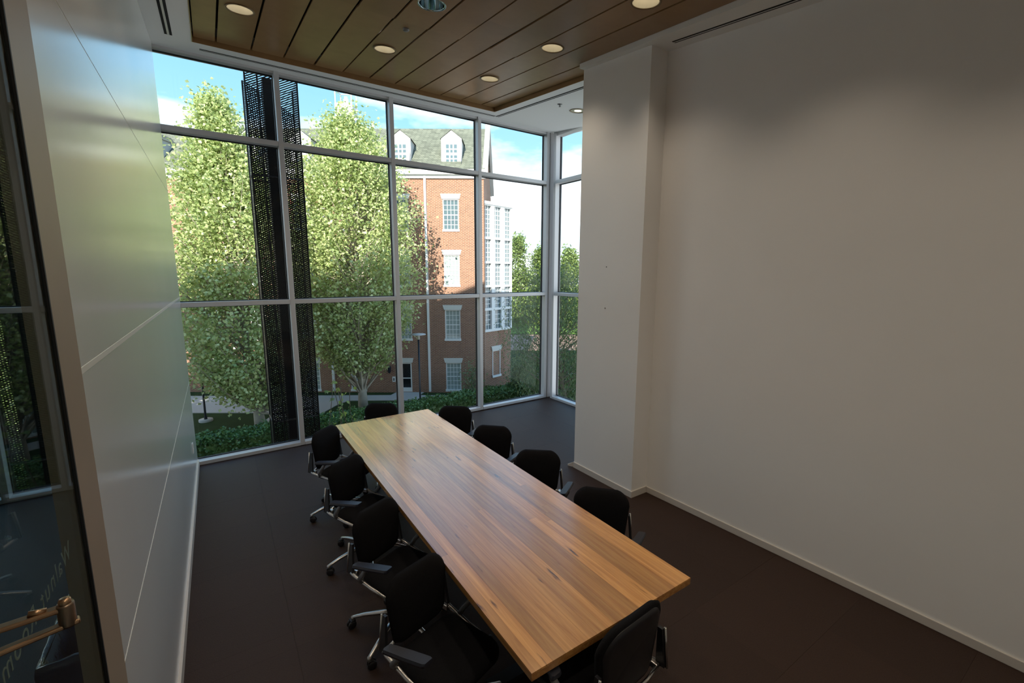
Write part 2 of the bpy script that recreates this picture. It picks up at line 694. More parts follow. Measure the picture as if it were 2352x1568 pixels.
# ---- baseboards
bb = MB()
bb.box(LX, LX + 0.014, 1.80, 6.44, 0, 0.085)
bb.build('baseboard_left', 'baseboard_paint', kind='structure')
bb = MB()
bb.hexa([(rx(Y_BACK) - 0.014, Y_BACK, 0), (rx(Y_BACK), Y_BACK, 0), (rx(2.976), 2.976, 0), (rx(2.976) - 0.014, 2.976, 0)],
        [(rx(Y_BACK) - 0.014, Y_BACK, 0.068), (rx(Y_BACK), Y_BACK, 0.068), (rx(2.976), 2.976, 0.068), (rx(2.976) - 0.014, 2.976, 0.068)])
bevel(bb.build('baseboard_right', 'baseboard_paint', kind='structure'), 0.005)
bb = MB()
bb.box(3.487, 3.7334, 2.976, 2.9904, 0, 0.068)
bb.hexa([(3.4872, 2.9904, 0), (3.5015, 2.9904, 0), (3.4902, 3.8886, 0), (3.4762, 3.8886, 0)],
        [(3.4872, 2.9904, 0.068), (3.5015, 2.9904, 0.068), (3.4902, 3.8886, 0.068), (3.4762, 3.8886, 0.068)])
# loose end of the base bending away at the far corner
bb.hexa([(3.4762, 3.8886, 0.006), (3.4902, 3.8886, 0.006), (3.455, 3.965, 0.004), (3.447, 3.955, 0.004)],
        [(3.4762, 3.8886, 0.068), (3.4902, 3.8886, 0.068), (3.455, 3.965, 0.020), (3.447, 3.955, 0.020)])
bb.build('baseboard_column', 'baseboard_paint', kind='structure')

# ---- small outlet plate low on the panel wall
p = empty('outlet_plate', (LX + 0.001, 5.84, 0.435), label='small white outlet plate low on the glossy panel wall near the window', category='outlet')
bevel(MB().box(0, 0.006, -0.035, 0.035, -0.057, 0.057).build('plate', 'small_plate', p), 0.002)
for s in (-1, 1):
    MB().box(0.006, 0.008, -0.016, 0.016, s * 0.024 - 0.014, s * 0.024 + 0.014).build('socket', 'lamp_housing_white', p)


# ------------------------------------------------------------------ ceiling
def slab(mb, x0, x1, y0, y1, top=5.05, off=0.0):
    mb.hexa([(x0, y0, cz(y0) + off), (x1, y0, cz(y0) + off), (x1, y1, cz(y1) + off), (x0, y1, cz(y1) + off)],
            [(x0, y0, top), (x1, y0, top), (x1, y1, top), (x0, y1, top)])


WX0, WX1, WXC = 0.0, 3.70, 3.425        # timber field: left edge, right edge in the bay, edge along the right wall
WYF = 6.075
ceil = MB()
slab(ceil, -7.0, WX0, Y_BACK, 6.80)
slab(ceil, WX0, WX1, WYF, 6.80)
slab(ceil, WX1, 5.40, 3.885, 6.80)
slab(ceil, WXC, 4.2, Y_BACK, 3.885)
ceil.box(-0.2, 4.2, Y_BACK, 6.2, 5.0, 5.05)
ceil.build('ceiling', 'soffit_paint', kind='structure')

wc = bpy.data.objects['ceiling']
PW = 0.3205
edges = [WX0 + 0.010] + [0.215 + 0.325 * i - i * 0.0005 for i in range(11)] + [WX1 - 0.006]
backs = MB()
backs.hexa([(WX0, Y_BACK, cz(Y_BACK) + 0.19), (WX1, Y_BACK, cz(Y_BACK) + 0.19), (WX1, WYF, cz(WYF) + 0.19), (WX0, WYF, cz(WYF) + 0.19)],
           [(WX0, Y_BACK, cz(Y_BACK) + 0.20), (WX1, Y_BACK, cz(Y_BACK) + 0.20), (WX1, WYF, cz(WYF) + 0.20), (WX0, WYF, cz(WYF) + 0.20)])
backs.build('seam_backing', 'slot_black', wc)
for (xa, xb, ya, yb) in ((WX0, WX1, WYF - 0.008, WYF), (WX1 - 0.008, WX1, 3.89, WYF - 0.009), (WX0, WX0 + 0.008, Y_BACK, WYF - 0.009)):
    trim = MB()
    trim.hexa([(xa, ya, cz(ya) - 0.003), (xb, ya, cz(ya) - 0.003), (xb, yb, cz(yb) - 0.003), (xa, yb, cz(yb) - 0.003)],
              [(xa, ya, cz(ya) + 0.10), (xb, ya, cz(ya) + 0.10), (xb, yb, cz(yb) + 0.10), (xa, yb, cz(yb) + 0.10)])
    trim.build('edge_trim', 'ceiling_wood', wc)

LAMPS = [(0.382, 4.975), (1.680, 4.965), (2.960, 4.975), (1.672, 3.735), (2.950, 3.755), (2.940, 2.590), (0.385, 3.745), (0.385, 2.59), (1.675, 2.59),
         (0.385, 1.30), (1.675, 1.30), (2.940, 1.30), (0.385, 0.05), (1.675, 0.05), (2.940, 0.05), (0.385, -1.15), (1.675, -1.15), (2.940, -1.15)]  # unseen rows continuing the grid, added for more light at the entrance side
LR = 0.108


def plank_piece(x0, x1, y0, y1, tilt):
    """a ceiling board, pierced where a lamp sits in it"""
    def zz(yy):
        return cz(yy) + 0.045 + tilt * (yy - y0) / (y1 - y0)
    outer = [(x0, y0), (x1, y0), (x1, y1), (x0, y1)]
    inner = [l for l in LAMPS if x0 < l[0] < x1 and y0 < l[1] < y1]
    loops = [outer] + [[(lx + LR * math.cos(2 * math.pi * k / 28), ly + LR * math.sin(2 * math.pi * k / 28)) for k in range(28)] for lx, ly in inner]
    tris = tessellate_polygon([[Vector((p[0], p[1], 0)) for p in lp] for lp in loops])
    pts = [p for lp in loops for p in lp]
    mb = MB()
    fb = []
    for t in tris:
        a_, b_, c_ = (Vector((*pts[i], 0)) for i in t)
        fb.append(tuple(t) if (b_ - a_).cross(c_ - a_).z < 0 else tuple(reversed(t)))
    n = len(pts)
    mb.add([(p[0], p[1], zz(p[1])) for p in pts] + [(p[0], p[1], zz(p[1]) + 0.014) for p in pts],
           fb + [tuple(i + n for i in reversed(f)) for f in fb])
    o = 0
    for li, lp in enumerate(loops):
        m_ = len(lp)
        mb.f += [(o + i, o + (i + 1) % m_, n + o + (i + 1) % m_, n + o + i) if li == 0 else (o + (i + 1) % m_, o + i, n + o + i, n + o + (i + 1) % m_) for i in range(m_)]
        mb.smooth += [False] * m_
        o += m_
    return mb.build('ceiling_plank', 'ceiling_wood', wc)


GAP = 0.0095
for i in range(12):
    x0, x1 = edges[i] + GAP, edges[i + 1] - GAP
    j1 = 4.19 if i != 7 else 3.67
    cuts = [WYF - 0.020, j1 if i < 10 else 3.892, 2.0, -0.2, Y_BACK]
    for k in range(4):
        yb, ya = cuts[k] - 0.001, cuts[k + 1] + 0.001
        xx1 = x1
        if k == 0 and i >= 11:
            xx1 = WX1 - 0.025
        if i == 11 and k >= 1:
            continue
        if i == 10 and k >= 1:
            xx1 = min(x1, WXC - 0.004)
        plank_piece(x0, xx1, ya, yb, random.uniform(0.002, 0.010) if k == 0 else random.uniform(-0.009, -0.001))


# ---- recessed ceiling lamps
def downlight(x, y, label, lit=True, off=0.043, watts=LAMP_WATTS, deep=True):
    d = empty('ceiling_downlight', (x, y, cz(y) + off), label=label, category='ceiling light', group='recessed ceiling lights')
    ang = math.atan(CZG)
    d.rotation_euler = (ang, 0, 0)
    MB().lathe([(LR + 0.008, 0.003), (LR + 0.010, -0.004), (LR + 0.004, -0.006), (LR - 0.006, -0.004), (LR - 0.006, 0.006)], 28).build('trim_ring', 'trim_ring' if lit else 'reflector_silver', d)
    if deep:
        MB().lathe([(LR - 0.006, 0.002), (LR - 0.012, 0.045), (LR - 0.026, 0.09), (0.055, 0.125)], 28).build('reflector', 'reflector' if lit else 'reflector_silver', d)
        MB().lathe([(0.055, 0.125), (0.03, 0.105), (0.01, 0.098)], 20, cap1=True).build('bulb', 'lamp_glow' if lit else 'reflector_silver', d)
    else:
        MB().lathe([(LR - 0.006, 0.0), (LR - 0.02, -0.001), (0.05, -0.0015)], 28).build('reflector', 'reflector', d)
        MB().lathe([(0.05, -0.0015), (0.01, -0.003)], 20, cap1=True).build('bulb', 'lamp_glow', d)
    ld = bpy.data.lights.new('lamp_light', 'SPOT')
    ld.energy = watts if lit else 0.0
    ld.color = (1.0, 0.84, 0.64)
    ld.spot_size = math.radians(112)
    ld.spot_blend = 1.0
    ld.shadow_soft_size = 0.07
    lo = bpy.data.objects.new('lamp_light', ld)
    COL.objects.link(lo)
    lo.parent = d
    lo.location = (0, 0, -0.012 if deep else -0.02)
    return d


names_l = ['recessed ceiling light over the panel-wall end of the timber ceiling near the window',
           'recessed ceiling light in the timber ceiling above the far end of the table',
           'recessed ceiling light in the timber ceiling by the bay corner',
           'unlit silver recessed ceiling light in the timber ceiling beside the smoke detector',
           'recessed ceiling light in the timber ceiling just before the white column',
           'recessed ceiling light in the timber ceiling along the long white wall']
for i, (lx, ly) in enumerate(LAMPS):
    downlight(lx, ly, names_l[i] if i < 6 else 'unseen recessed ceiling light added to the grid over the entrance side of the room', lit=(i != 3))
downlight(4.50, 5.12, 'recessed ceiling light in the white bay ceiling', off=-0.002, deep=False)

# smoke detector stub and sprinkler
s = empty('smoke_detector', (1.674, 4.331, cz(4.331) + 0.044), label='small round grey detector between lights in the timber ceiling', category='detector')
MB().lathe([(0.030, 0.0), (0.030, -0.012), (0.024, -0.018)], 16, cap1=True).build('detector_body', 'grey_post', s)
s = empty('ceiling_sprinkler', (4.117, 5.055, cz(5.055)), label='small fire sprinkler head in the white bay ceiling', category='sprinkler')
MB().lathe([(0.035, 0.0), (0.032, -0.004)], 16, cap1=True).build('escutcheon', 'grey_post', s)
MB().tube([(0, 0, -0.003), (0, 0, -0.03)], 0.006, 8).build('sprinkler_stem', 'grey_post', s)
MB().lathe([(0.016, -0.030), (0.016, -0.033)], 10, cap0=True, cap1=True).build('deflector', 'grey_post', s)


# ---- slot air diffusers let into the white border
def slot(name_label, a, b, width=0.018, lines=2, pitch=0.032):
    a, b = Vector((a[0], a[1], 0)), Vector((b[0], b[1], 0))
    t = (b - a).normalized()
    n = Vector((-t.y, t.x, 0))
    o = empty('slot_diffuser', (a.x, a.y, cz(a.y)), label=name_label, category='air vent', group='slot air diffusers in the ceiling border')
    for i in range(lines):
        c = (i - (lines - 1) / 2) * pitch
        q = [a + n * (c - width / 2), b + n * (c - width / 2), b + n * (c + width / 2), a + n * (c + width / 2)]
        base = Vector((a.x, a.y, cz(a.y)))
        mb = MB()
        mb.hexa([Vector((p.x, p.y, cz(p.y) - 0.002)) - base for p in q], [Vector((p.x, p.y, cz(p.y) + 0.01)) - base for p in q])
        mb.build('slot', 'slot_black', o)
    mb = MB()
    q = [a + n * (-pitch / 2 + width / 2 + 0.001), b + n * (-pitch / 2 + width / 2 + 0.001), b + n * (pitch / 2 - width / 2 - 0.001), a + n * (pitch / 2 - width / 2 - 0.001)]
    mb.hexa([Vector((p.x, p.y, cz(p.y) - 0.004)) - base for p in q], [Vector((p.x, p.y, cz(p.y) + 0.01)) - base for p in q])
    mb.build('divider_bar', 'mullion_metal', o)
    return o


slot('long slot air vent in the white border along the window head', (0.064, 6.29), (3.83, 6.29), 0.020, 2, 0.036)
slot('slot air vent in the white border between timber ceiling and bay', (3.87, 6.29), (3.87, 3.95), 0.020, 2, 0.036)
slot('double slot air vent in the white border beside the panel wall', (-0.19, 6.02), (-0.19, 3.6), 0.022, 2, 0.042)
slot('slot air vent in the white border above the long white wall', (3.595, 2.83), (3.71, 0.4), 0.016, 2, 0.030)

# ------------------------------------------------------------------ window wall
MW = 0.058
MD = 0.15
GY = 0.115


def pane_set(parent, x0, x1, zs, head_y=6.56):
    """gasket ring and glass for each row of one bay, local x along the wall"""
    for (z0, z1) in zs:
        g = MB()
        t = 0.010
        for (a, b, c, d_) in ((x0, x0 + t, z0, z1), (x1 - t, x1, z0, z1), (x0 + t, x1 - t, z0, z0 + t), (x0 + t, x1 - t, z1 - t, z1)):
            g.box(a, b, GY - 0.012, GY + 0.02, c, d_)
        pane = MB().box(x0 + 0.004, x1 - 0.004, GY, GY + 0.006, z0 + 0.004, z1 - 0.004).build('glass_pane', 'window_glass', parent)
        g.build('gasket', 'gasket', pane)


ZS = [(0.045, 1.9448), (2.0014, 3.9030), (3.9608, 4.745)]
win1 = empty('window_1', (0, WY, 0), math.atan(WA), kind='structure')
mull = [-6.31, -4.88, -3.445, -2.012, -0.58, 0.8544 - MW, 2.2876 - MW, 3.7134 - MW]
for mx in mull:
    bevel(MB().box(mx, mx + MW, 0, MD, 0.0, HEAD + 0.06).build('mullion', 'mullion_metal', win1), 0.003)
ends = mull + [5.05]
for i in range(len(ends) - 1):
    a, b = ends[i] + MW, ends[i + 1]
    bevel(MB().box(a, b, 0.002, MD - 0.005, 1.9448, 2.0014).build('transom', 'mullion_metal', win1), 0.003)
    bevel(MB().box(a, b, 0.002, MD - 0.005, 3.9030, 3.9608).build('transom', 'mullion_metal', win1), 0.003)
    bevel(MB().box(a, b, -0.004, MD, 0.0, 0.045).build('sill', 'mullion_metal', win1), 0.003)
    MB().box(a, b, 0.02, MD, 4.745, 4.90).build('head_rail', 'mullion_metal', win1)
    pane_set(win1, a, b, ZS)
# corner post, two legs with a groove
bevel(MB().box(5.05, 5.108, 0, MD, 0, HEAD + 0.06).build('corner_post', 'mullion_metal', win1), 0.003)
bevel(MB().box(5.122, 5.25, -0.005, MD, 0, HEAD + 0.06).build('corner_post', 'mullion_metal', win1), 0.003)
MB().box(5.108, 5.122, 0.012, MD, 0, HEAD + 0.06).build('corner_groove', 'mullion_metal', win1)

win2 = empty('window_2', (5.135, 6.45, 0), -math.pi / 2 + 0.03, kind='structure')
m2 = [0.0, 1.43]
for mx in m2:
    bevel(MB().box(mx, mx + MW, 0, MD, 0, HEAD + 0.06).build('mullion', 'mullion_metal', win2), 0.003)
ends = m2 + [2.56]
for i in range(2):
    a, b = ends[i] + MW, ends[i + 1]
    for z0, z1 in ((1.9448, 2.0014), (3.9030, 3.9608)):
        bevel(MB().box(a, b, 0.002, MD - 0.005, z0, z1).build('transom', 'mullion_metal', win2), 0.003)
    bevel(MB().box(a, b, -0.004, MD, 0, 0.045).build('sill', 'mullion_metal', win2), 0.003)
    MB().box(a, b, 0.02, MD, 4.70, 4.90).build('head_rail', 'mullion_metal', win2)
    pane_set(win2, a, b, ZS)

# ------------------------------------------------------------------ glazed partition at the left edge with the room name
gp = empty('window_3', kind='structure')
bevel(MB().box(LX - 0.045, LX + 0.004, 1.60, 1.80, 0, 4.6).build('end_post', 'frame_tan', gp), 0.003)
MB().box(LX - 0.003, LX + 0.005, 1.590, 1.598, 0, 4.4).build('gasket', 'gasket', gp)
gpane = MB().box(LX - 0.006, LX, 0.99, 1.588, 0.06, 4.25).build('glass_pane', 'partition_glass', gp)
MB().box(LX - 0.045, LX - 0.0065, 1.585, 1.60, 0, 4.4).build('post_return', 'frame_tan', gp)
MB().box(LX - 0.045, LX, 0.93, 0.985, 0, 4.25).build('door_post', 'frame_tan', gp)
MB().box(LX - 0.045, LX, 0.99, 1.585, 0, 0.055).build('bottom_rail', 'frame_tan', gp)
MB().box(LX - 0.045, LX, -0.15, 0.93, 2.13, 2.20).build('door_header', 'frame_tan', gp)
MB().box(LX - 0.030, LX - 0.024, -0.15, 0.93, 2.20, 4.25).build('glass_pane', 'partition_glass', gp)
MB().box(LX - 0.045, LX, -0.15, 1.60, 4.25, 4.70).build('head_infill', 'wall_paint', gp)
door = empty('door_1', (LX - 0.03, 0.40, 0), kind='structure')
for (a, b, c, d_) in ((-0.54, -0.44, 0, 2.12), (0.42, 0.52, 0, 2.12), (-0.44, 0.42, 0, 0.12), (-0.44, 0.42, 2.02, 2.12)):
    MB().box(-0.012, 0.028, a, b, c, d_).build('stile' if d_ - c > 1 else 'rail', 'frame_tan', door)
MB().box(0.004, 0.010, -0.44, 0.42, 0.12, 2.02).build('glass_pane', 'partition_glass', door)

# room name on the far side of the pane: reads mirrored from in here
cu = bpy.data.curves.new('room_name_curve', 'FONT')
cu.body = 'Walnut Room'
cu.size = 0.064
cu.space_character = 1.22
cu.extrude = 0.0003
tmp = bpy.data.objects.new('room_name_tmp', cu)
COL.objects.link(tmp)
dg = bpy.context.evaluated_depsgraph_get()
tme = bpy.data.meshes.new_from_object(tmp.evaluated_get(dg))
bpy.data.objects.remove(tmp, do_unlink=True)
tme.materials.clear()
tme.materials.append(MATS['text_etch'])
txt = link('room_name_lettering', tme, gpane)
# reader stands at -X looking +X: text x -> -Y, text y -> Z
txt.matrix_local = Matrix(((0, 0, -1, LX - 0.0068), (-1, 0, 0, 1.492), (0, 1, 0, 1.640), (0, 0, 0, 1)))

# ---- door closer arm
dc = empty('door_closer', (-0.177, 0.675, 1.97), label='bronze folding door closer arm in front of the glass partition', category='door closer')
MB().lathe([(0.0078, -0.020), (0.008, -0.018), (0.008, 0.006), (0.0075, 0.008)], 20, cap0=True, cap1=True).build('pivot', 'dark_bronze', dc)
MB().lathe([(0.0058, 0.008), (0.006, 0.011), (0.005, 0.014), (0.002, 0.0145)], 14, cap1=True).build('pivot_screw', 'brass', dc)


def arm_bar(name, a, b, w, h, z):
    a, b = Vector((*a, z)), Vector((*b, z))
    t = (b - a).normalized()
    n = Vector((-t.y, t.x, 0)) * w / 2
    up = Vector((0, 0, h))
    return bevel(MB().hexa([a - n, b - n, b + n, a + n], [a - n + up, b - n + up, b + n + up, a + n + up]).build(name, 'brass', dc), 0.002)


arm_bar('upper_arm', (0.006, 0.001), (-0.182, -0.018), 0.012, 0.006, 0.000)
arm_bar('lower_arm', (0.010, 0.002), (-0.182, -0.052), 0.011, 0.006, -0.021)
MB().tube([(-0.016, 0, 0.005), (-0.030, -0.002, 0.009)], [0.004, 0.003], 10).build('arm_rivet', 'brass', dc)

# ---- waste bin in the corridor beyond the glass
wb = empty('waste_bin', (-0.60, 2.72, 0), label='tall black waste bin with a dark liner folded over its rim beyond the glass', category='waste bin')
b0, b1 = (0.115, 0.24), (0.150, 0.295)
bz = 0.73
n_ = [(-1, -1), (1, -1), (1, 1), (-1, 1)]
mb = MB()
mb.add([(sx * b0[0], sy * b0[1], 0) for sx, sy in n_] + [(sx * b1[0], sy * b1[1], bz) for sx, sy in n_] +
       [(sx * (b1[0] - .012), sy * (b1[1] - .012), bz) for sx, sy in n_] + [(sx * (b0[0] - .01), sy * (b0[1] - .01), 0.02) for sx, sy in n_],
       [(3, 2, 1, 0)] + [(i, (i + 1) % 4, 4 + (i + 1) % 4, 4 + i) for i in range(4)] + [(4 + i, 4 + (i + 1) % 4, 8 + (i + 1) % 4, 8 + i) for i in range(4)] +
       [(8 + i, 8 + (i + 1) % 4, 12 + (i + 1) % 4, 12 + i) for i in range(4)] + [(12, 13, 14, 15)])
mb.build('bin_body', 'bin_plastic', wb)
rowsA = []
for lvl, (e, zz) in enumerate([(0.004, bz - 0.10), (0.007, bz - 0.03), (0.006, bz + 0.006), (-0.010, bz + 0.010), (-0.020, bz - 0.10), (-0.03, bz - 0.35)]):
    row = []
    for k in range(4):
        (ax, ay), (bx_, by_) = n_[k], n_[(k + 1) % 4]
        for j in range(8):
            t = j / 8
            px, py = ax + (bx_ - ax) * t, ay + (by_ - ay) * t
            jit = random.uniform(-0.003, 0.004)
            sc0 = b1[0] + e + jit - (0.0 if lvl < 4 else 0.02)
            row.append((px * sc0, py * (b1[1] + e + jit), zz + random.uniform(-0.006, 0.006) - (random.uniform(0, 0.03) if lvl == 0 else 0)))
    rowsA.append(row)
MB().grid(rowsA, close=True).build('bin_liner', 'bin_liner', wb)

# ------------------------------------------------------------------ conference table
TX0, TX1, TY0, TY1, TZ = 0.9465, 2.0013, 1.2791, 4.8481, 0.74
tb = empty('conference_table', ((TX0 + TX1) / 2, (TY0 + TY1) / 2, 0), label='long glossy wooden conference table with a stave top', category='table')
hx, hy = (TX1 - TX0) / 2, (TY1 - TY0) / 2
top = MB().box(-hx + 0.004, hx - 0.004, -hy + 0.004, hy - 0.004, TZ - 0.040, TZ - 0.008).build('tabletop', 'table_wood', tb)
random.seed(21)
x = -hx
staves = []
while x < hx - 0.001:
    wv = random.choice([0.045, 0.05, 0.055, 0.06, 0.065, 0.072])
    if hx - (x + wv) < 0.03:
        wv = hx - x
    staves.append((x, x + wv))
    x += wv
for (a, b) in staves:
    cuts = [-hy]
    r = random.random()
    if r < 0.45:
        cuts += [random.uniform(-hy * 0.7, hy * 0.7)]
    elif r < 0.75:
        cuts += [random.uniform(-hy * 0.8, -hy * 0.1), random.uniform(hy * 0.1, hy * 0.8)]
    cuts += [hy]
    for k in range(len(cuts) - 1):
        ya, yb = cuts[k], cuts[k + 1]
        cx, cy = (a + b) / 2, (ya + yb) / 2
        o = MB().box(a - cx + 0.0002, b - cx - 0.0002, ya - cy + 0.0002, yb - cy - 0.0002, -0.008, 0).build('stave', 'table_wood', top)
        o.location = (cx, cy, TZ)
MB().box(-hx, hx, -hy, -hy + 0.004, TZ - 0.038, TZ - 0.008).build('end_edge', 'table_wood', top)
MB().box(-hx, -hx + 0.004, -hy + .004, hy, TZ - 0.038, TZ - 0.008).build('side_edge', 'table_wood', top)
MB().box(hx - 0.004, hx, -hy + .004, hy, TZ - 0.038, TZ - 0.008).build('side_edge', 'table_wood', top)
for sy in (-1, 1):
    MB().box(-0.36, 0.36, sy * 1.15 - 0.04, sy * 1.15 + 0.04, 0.0, 0.03).build('foot', 'chair_plastic', tb)
    MB().box(-0.04, 0.04, sy * 1.15 - 0.04, sy * 1.15 + 0.04, 0.03, TZ - 0.07).build('leg', 'chair_plastic', tb)
    MB().box(-0.34, 0.34, sy * 1.15 - 0.03, sy * 1.15 + 0.03, TZ - 0.07, TZ - 0.04).build('top_bracket', 'chair_plastic', tb)
MB().box(-0.025, 0.025, -1.11, 1.11, TZ - 0.10, TZ - 0.06).build('stretcher', 'chair_plastic', tb)


# ------------------------------------------------------------------ chairs (local +x is forward)
def rounded(w0, w1, z0, z1, r, n=6):
    """outline of a backrest: half widths at bottom and top, rounded corners; list of (y, z)"""
    pts = []
    for (cy, cz_, a0) in ((w0 - r, z0 + r, -90), (w1 - r * 1.25, z1 - r * 1.25, 0), (-(w1 - r * 1.25), z1 - r * 1.25, 90), (-(w0 - r), z0 + r, 180)):
        rr = r if cz_ < (z0 + z1) / 2 else r * 1.25
        for k in range(n + 1):
            a = math.radians(a0 + 90 * k / n)
            yy, zz = cy + rr * math.cos(a), cz_ + rr * math.sin(a)
            t = max(0.0, (zz - z0) / (z1 - z0))
            pts.append((yy, zz - 0.030 * t * (yy / w1) ** 2))
    return pts


def back_x(y, z):
    t = (z - 0.47) / 0.36
    return -0.185 - 0.030 * t + 0.030 * (1 - t) * t * 2 + 0.12 * y * y - 0.002


def make_back(thick_front, thick_back, scale):
    ol = rounded(0.174, 0.197, 0.465, 0.842, 0.070)
    cy, cz_ = 0.0, 0.65
    mb = MB()
    rows = []
    for (s, dx) in ((0.0, thick_front), (0.45, thick_front), (0.80, thick_front * 0.95), (0.95, thick_front * 0.6), (1.0, 0.0),
                    (0.95, -thick_back * 0.7), (0.80, -thick_back), (0.0, -thick_back)):
        s *= scale
        row = []
        for (yy, zz) in ol:
            py, pz = cy + (yy - cy) * s, cz_ + (zz - cz_) * s
            row.append((back_x(py, pz) + dx, py, pz))
        rows.append(row)
    mb.grid(rows, close=True)
    return mb


def make_chair():
    c = empty('conference_chair', category='chair', group='black conference chairs around the table')
    make_back(0.030, 0.014, 1.0).build('backrest', 'chair_fabric', c)
    make_back(-0.015, 0.024, 0.92).build('back_shell', 'chair_plastic', c)
    # seat cushion
    ol = []
    for (px, py, r, a0) in ((0.155, 0.135, 0.085, 0), (-0.11, 0.150, 0.055, 90), (-0.11, -0.150, 0.055, 180), (0.155, -0.135, 0.085, 270)):
        for k in range(6):
            a = math.radians(a0 + 90 * k / 5)
            ol.append((px + r * math.cos(a), py + r * math.sin(a)))
    rows = []
    for (s, z) in ((0.0, 0.405), (0.90, 0.405), (1.0, 0.422), (1.0, 0.440), (0.95, 0.455), (0.80, 0.464), (0.4, 0.460), (0.0, 0.458)):
        rows.append([(0.03 + (p[0] - 0.03) * s, p[1] * s, z - (0.018 * max(0, p[0] * s - 0.12) / 0.13)) for p in ol])
    MB().grid(rows, close=True).build('seat', 'chair_fabric', c)
    MB().box(-0.12, 0.14, -0.14, 0.14, 0.385, 0.405).build('seat_pan', 'chair_plastic', c)
    MB().box(-0.09, 0.10, -0.07, 0.07, 0.335, 0.385).build('tilt_mechanism', 'chair_plastic', c)
    MB().tube([(0.0, 0, 0.12), (0.0, 0, 0.22), (0.0, 0, 0.221), (0, 0, 0.34)], [0.026, 0.026, 0.014, 0.014], 14).build('gas_column', 'chair_plastic', c)
    MB().tube([(0.02, -0.21, 0.405), (0.02, 0.21, 0.405)], 0.011, 10).build('cross_tube', 'aluminium', c)
    MB().tube([(-0.195, -0.215, 0.472), (-0.215, -0.10, 0.474), (-0.218, 0.0, 0.475), (-0.215, 0.10, 0.474), (-0.195, 0.215, 0.472)], 0.009, 8).build('rear_rail', 'aluminium', c)
    for s in (-1, 1):
        Y = s * 0.215
        MB().tube([(-0.200, Y, 0.475), (-0.175, Y, 0.462), (-0.02, Y, 0.430), (0.12, Y, 0.418)], [0.012, 0.013, 0.012, 0.011], 10).build('side_tube', 'aluminium', c)
        MB().hexa([(-0.224, Y - 0.009, 0.470), (-0.180, Y - 0.009, 0.462), (-0.180, Y + 0.009, 0.462), (-0.224, Y + 0.009, 0.470)],
                  [(-0.214, s * 0.196 - 0.007, 0.66), (-0.192, s * 0.196 - 0.007, 0.66), (-0.192, s * 0.196 + 0.007, 0.66), (-0.214, s * 0.196 + 0.007, 0.66)]).build('back_upright', 'chair_plastic', c)
        MB().tube([(-0.229, Y * 1.02, 0.468), (-0.219, s * 0.204, 0.665)], 0.0055, 8).build('upright_edge', 'aluminium', c)
        bevel(MB().box(-0.205, -0.165, s * 0.192 - 0.010, s * 0.192 + 0.012, 0.455, 0.485).build('bracket', 'aluminium', c), 0.004)
        knob = MB().lathe([(0.019, -0.018), (0.021, 0.0), (0.019, 0.018)], 16, cap0=True, cap1=True).build('knob', 'chair_plastic', c)
        knob.location = (0.125, Y * 1.02, 0.412)
        knob.rotation_euler = (math.pi / 2, 0, 0)
        # arm
        MB().tube([(-0.10, Y * 1.02, 0.452), (-0.085, Y * 1.14, 0.49), (-0.035, Y * 1.22, 0.55), (0.0, Y * 1.22, 0.605)], [0.015, 0.016, 0.015, 0.014], 10).build('arm_post', 'grey_post', c)
        pad = MB()
        prow = []
        for (xx, wd) in ((-0.075, 0.016), (-0.070, 0.026), (0.04, 0.031), (0.130, 0.031), (0.142, 0.024)):
            yc = s * (0.272 - 0.33 * (xx + 0.04))
            prow.append([(xx, yc - wd, 0.603), (xx, yc - wd * 1.05, 0.613), (xx, yc - wd * 0.85, 0.624), (xx, yc + wd * 0.85, 0.624), (xx, yc + wd * 1.05, 0.613), (xx, yc + wd, 0.603)])
        pad.grid(prow, smooth=False, close=True)
        nn = 6
        pad.f.append(tuple(range(nn)))
        pad.f.append(tuple(reversed(range(4 * nn, 5 * nn))))
        pad.smooth += [False, False]
        pad.build('arm_pad', 'arm_rubber', c)
    # five-star base on castors
    base = MB().lathe([(0.036, 0.10), (0.040, 0.105), (0.038, 0.145), (0.030, 0.155)], 18, cap0=True, cap1=True).build('star_base', 'aluminium', c)
    lm = MB().tube([(0.02, 0, 0.128), (0.12, 0, 0.120), (0.24, 0, 0.098), (0.318, 0, 0.076), (0.335, 0, 0.072)], [0.022, 0.020, 0.016, 0.013, 0.010], 10, flat=0.8).tube([(0.326, 0, 0.078), (0.326, 0, 0.052)], [0.013, 0.012], 10).mesh('leg', 'aluminium')
    cs = MB()
    for q in (-1, 1):
        k0 = len(cs.v)
        cs.lathe([(0.010, -0.008), (0.026, -0.007), (0.028, 0.0), (0.026, 0.007), (0.010, 0.008)], 16, cap0=True, cap1=True)
        for i in range(k0, len(cs.v)):
            vx, vy, vz = cs.v[i]
            cs.v[i] = (vx - 0.012, q * 0.013 + vz, 0.028 + vy)
    cs.box(-0.022, 0.010, -0.019, 0.019, 0.032, 0.060)
    cm = cs.mesh('castor', 'chair_plastic')
    for k in range(5):
        a = 2 * math.pi * k / 5
        lg = link('leg', lm, base)
        lg.rotation_euler = (0, 0, a)
        co = link('castor', cm, base, (0.326 * math.cos(a), 0.326 * math.sin(a), 0))
        co.rotation_euler = (0, 0, a * 2.3 + 0.7)
    return c


proto = make_chair()


def centre(mx_, my_, h, off):
    return mx_ + off * math.cos(math.radians(h)), my_ + off * math.sin(math.radians(h))


